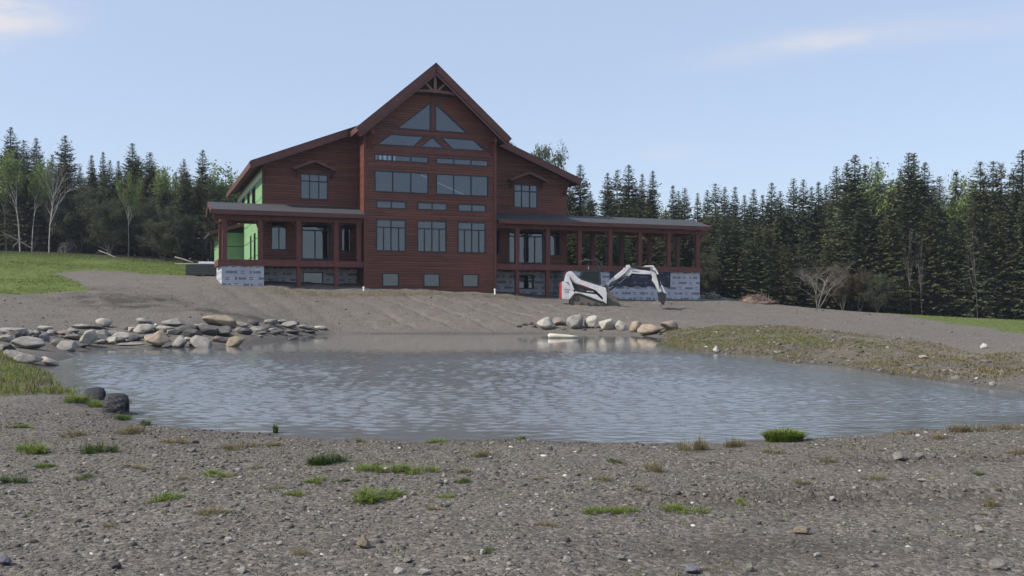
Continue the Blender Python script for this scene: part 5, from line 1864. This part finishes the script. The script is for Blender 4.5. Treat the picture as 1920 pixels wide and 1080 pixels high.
GB, GD, GY_ = 'grass_bright', 'grass_dark', 'grass_dry'
TU = [(310, 938, 62, GB, .35, 'yellow green grass tuft alone in the lower left gravel'), (407, 892, 44, GB, .4, 'small bright tuft up and right of the lone lower left tuft'), (690, 938, 75, GB, .35, 'widest grass patch in the near gravel, left half'),
      (735, 934, 60, GB, .3, 'widest grass patch in the near gravel, right half'), (692, 882, 58, GB, .35, 'bright grass mat left one of two above the widest patch'), (775, 887, 66, GB, .4, 'bright grass mat right one of two above the widest patch'),
      (615, 870, 62, GD, .5, 'green grass patch left of the two bright mats'), (590, 906, 42, GB, .35, 'very bright yellow green tuft below the green patch'), (552, 930, 32, GB, .5, None), (515, 917, 26, GB, .4, None),
      (62, 848, 66, GB, .3, 'wide olive tuft near the left edge on the near bank'), (183, 848, 52, GD, .6, 'tall thin grass clump below the tyres'), (82, 877, 30, GB, .6, 'upright bright tuft near the left edge'), (157, 898, 32, GD, .5, 'dark green low plant in the left gravel'),
      (14, 906, 55, GD, .35, 'grass patch cut by the left edge'), (140, 818, 45, GY_, .4, None), (38, 802, 35, GB, .4, None), (205, 986, 40, GY_, .4, 'dry sparse tuft in the bottom left gravel'), (905, 856, 42, GY_, .4, 'brownish green tuft just under the near shore at the centre'),
      (870, 905, 30, GD, .5, 'dark green weed with reddish neighbour near the centre'), (870, 886, 34, GY_, .5, None), (1153, 866, 26, GD, .5, 'dark green rosette on the near bank right of the centre'), (1228, 884, 36, GY_, .8, 'upright straw coloured clump right of the dark rosette'),
      (1120, 962, 50, GB, .25, 'long flat grass strip in the lower centre, left half'), (1165, 961, 52, GB, .25, 'long flat grass strip in the lower centre, right half'), (1285, 960, 60, GB, .4, 'fresh green tuft right of the long flat grass strip'), (1025, 988, 36, GY_, .3, None),
      (912, 1036, 34, GD, .4, 'low green sprig beside a small white stone near the bottom'), (1130, 900, 36, GY_, .6, None), (1300, 845, 55, GY_, .9, 'tall wispy grass clump on the near shore right of the centre'), (1380, 838, 40, GY_, .7, 'lower wispy grass clump between the tall one and the round bush'),
      (1550, 866, 36, GY_, .4, None), (1835, 890, 24, GD, .5, None), (1390, 947, 24, GB, .6, None), (1860, 949, 46, GY_, .35, None), (400, 962, 52, GY_, .4, None), (560, 1041, 42, GY_, .4, None), (1335, 1072, 32, GY_, .4, None), (815, 956, 28, GY_, .4, None), (838, 933, 30, GB, .3, None),
      (820, 830, 40, GB, .35, None), (975, 823, 20, GB, .6, None), (675, 829, 22, GY_, .6, None), (440, 842, 60, GY_, .3, None), (330, 830, 50, GY_, .3, None), (500, 836, 40, GY_, .3, None), (250, 812, 60, GY_, .3, None), (1640, 900, 40, GY_, .3, None), (1450, 850, 46, GY_, .3, None), (1700, 815, 40, GY_, .4, None),
      (1820, 810, 60, GY_, .4, None), (1890, 806, 50, GY_, .4, None), (1760, 822, 44, GY_, .3, None), (640, 905, 30, GD, .4, None), (260, 880, 30, GY_, .4, None), (340, 900, 26, GY_, .4, None), (480, 880, 30, GY_, .3, None), (1010, 900, 26, GY_, .4, None), (1200, 925, 30, GY_, .3, None), (1500, 905, 34, GY_, .3, None), (1910, 850, 40, GY_, .4, None),
      (225, 786, 40, GD, .5, 'weedy clump at the foot of the ribbed tyre'), (270, 798, 30, GD, .5, 'small weeds on the shore right of the ribbed tyre'), (175, 762, 50, GB, .4, 'grass clump between the two tyres'), (140, 752, 50, GB, .5, 'grass clump in front of the smooth tyre')]
for i, (px, pb, w, mt_, tl, lab) in enumerate(TU):
    grp = None
    if lab is None:
        c_ = {'grass_bright': 'bright green', 'grass_dark': 'dark green', 'grass_dry': 'sparse dry'}[mt_]
        lab = f'small {c_} grass tuft growing in the near gravel bank'
        grp = lab.replace('tuft', 'tufts').replace('small ', '')
    tuft(px, pb, w, mt_, lab, grp, tl, i, thick=.55 if mt_ == GY_ else 1.0)
tuft(1470, 828, 54, GB, 'round bright green bush on the near shore right of the centre', None, .42, 1, 2.2, 'leafy_bush', 'bush')
tuft(517, 812, 28, GD, 'little leafy green seedling on the near shore left of the centre', None, .75, 2, .2, 'seedling', 'plant')


def sward(name, poly, n_, hgt, wid, mat, seed, label, thr=-.1, per=3, nsc=.8, cat='grass'):
    g = np.random.default_rng(seed)
    p = np.array(poly)
    lo, hi = p.min(0), p.max(0)
    lo, hi = np.maximum(lo, (-46, -5)), np.minimum(hi, (46, 95))
    x, y = g.uniform(lo[0], hi[0], n_), g.uniform(lo[1], hi[1], n_)
    k = inside(poly, x, y) & (vnoise(x * nsc, y * nsc, seed) + .6 * vnoise(x * nsc * 3, y * nsc * 3, seed + 1) + g.uniform(-.3, .3, n_) > thr) & (np.abs(x / np.maximum(y, 1)) < .62)
    x, y = x[k], y[k]
    z = height(x, y)
    ok = z > .005
    x, y, z = x[ok], y[ok], z[ok]
    v, sh = blades(len(x) * per, .001, 1.0, wid / hgt, seed, .9)
    v = v.reshape(len(x), -1, 3) * (hgt * g.uniform(.5, 1.3, len(x)))[:, None, None]
    jit = np.repeat(g.normal(0, .035, (len(x), per, 3)), 8, 1).reshape(len(x), per * 8, 3) * np.array([1, 1, 0])
    v = v.reshape(len(x), per * 8, 3) + jit + np.stack([x, y, z], 1)[:, None, :]
    o = link(name, quads_mesh(name, v.reshape(-1, 3), sh, M[mat]))
    return tag(o, label, cat, kind='stuff')


sward('bank_grass', bank_right, 46000, .075, .014, GY_, 61, 'dry short grass over the low right bank of the pond', -.1)
bank_tip = [(4.8, 33.5)] + plan([(1250, 622), (1300, 613), (1450, 613), (1560, 640)]) + [(9.0, 22.0), (5.5, 24.0)]
sward('bank_weeds', bank_tip, 15000, .07, .014, 'grass_bright', 62, 'greener weeds on the left tip of the low right bank', .05)
sward('shore_grass', bank_left, 9000, .13, .012, GB, 63, 'thick yellow green grass on the near left bank by the tyres', -.2)
sward('shore_weeds', bank_left, 5000, .17, .012, GY_, 64, 'dry longer stalks in the grass of the near left bank', -.1)
sward('lawn_grass', lawn_left, 60000, .075, .03, GB, 65, 'mown green field left of the gravel drive', -.15, 2, .35)
sward('lawn_weeds', lawn_left, 16000, .12, .03, GD, 66, 'darker weedy patches in the green field left of the drive', .2, 2, .25)
sward('far_lawn', lawn_right, 9000, .08, .03, GB, 67, 'green grass strip along the right forest edge', -.2, 2, .35)
sward('strip_grass', strip, 14000, .06, .02, GY_, 68, 'thin dry grass along the foot of the lodge', -.02, 2, .6)
bank_poly = [(-6.6, 11), (-3, 10.3), (-1, 9.6), (3, 9.6), (7, 11), (4.5, 4.2), (-4.5, 4.2)]
sward('bank_sprigs', bank_poly, 4200, .022, .006, 'grass_bright', 71, 'tiny olive sprigs sprinkled over the near gravel bank', .1, 4, 1.3)
sward('bank_straw', bank_poly, 5200, .022, .006, GY_, 72, 'tiny dry sprigs and straw over the near gravel bank', .0, 4, 1.1)
near_poly = [(-6.5, 8.8), (-3, 10.2), (-1, 9.5), (3, 9.5), (7, 10.6), (7, 8.6), (3, 7.6), (0, 8.2), (-3, 8.4), (-6, 7.6)]
sward('stubble', near_poly, 2600, .045, .006, GY_, 69, 'sparse dry stalks along the near shore', .12, 2, 1.1)

# thin summer haze that lifts the far dark tones
hzm = bpy.data.materials.new('summer_haze')
hzm.use_nodes = True
hn = hzm.node_tree.nodes
hn.remove(hn['Principled BSDF'])
pv = hn.new('ShaderNodeVolumePrincipled')
pv.inputs['Color'].default_value = (0.80, 0.86, 1.0, 1)
pv.inputs['Density'].default_value = 0.0003
pv.inputs['Anisotropy'].default_value = 0.2
hzm.node_tree.links.new(pv.outputs[0], hn['Material Output'].inputs['Volume'])
hb = MB().box(-920, 920, -220, 1520, -6, 26).build('haze', hzm)
tag(hb, 'thin pale air haze filling the valley', 'haze', kind='stuff')
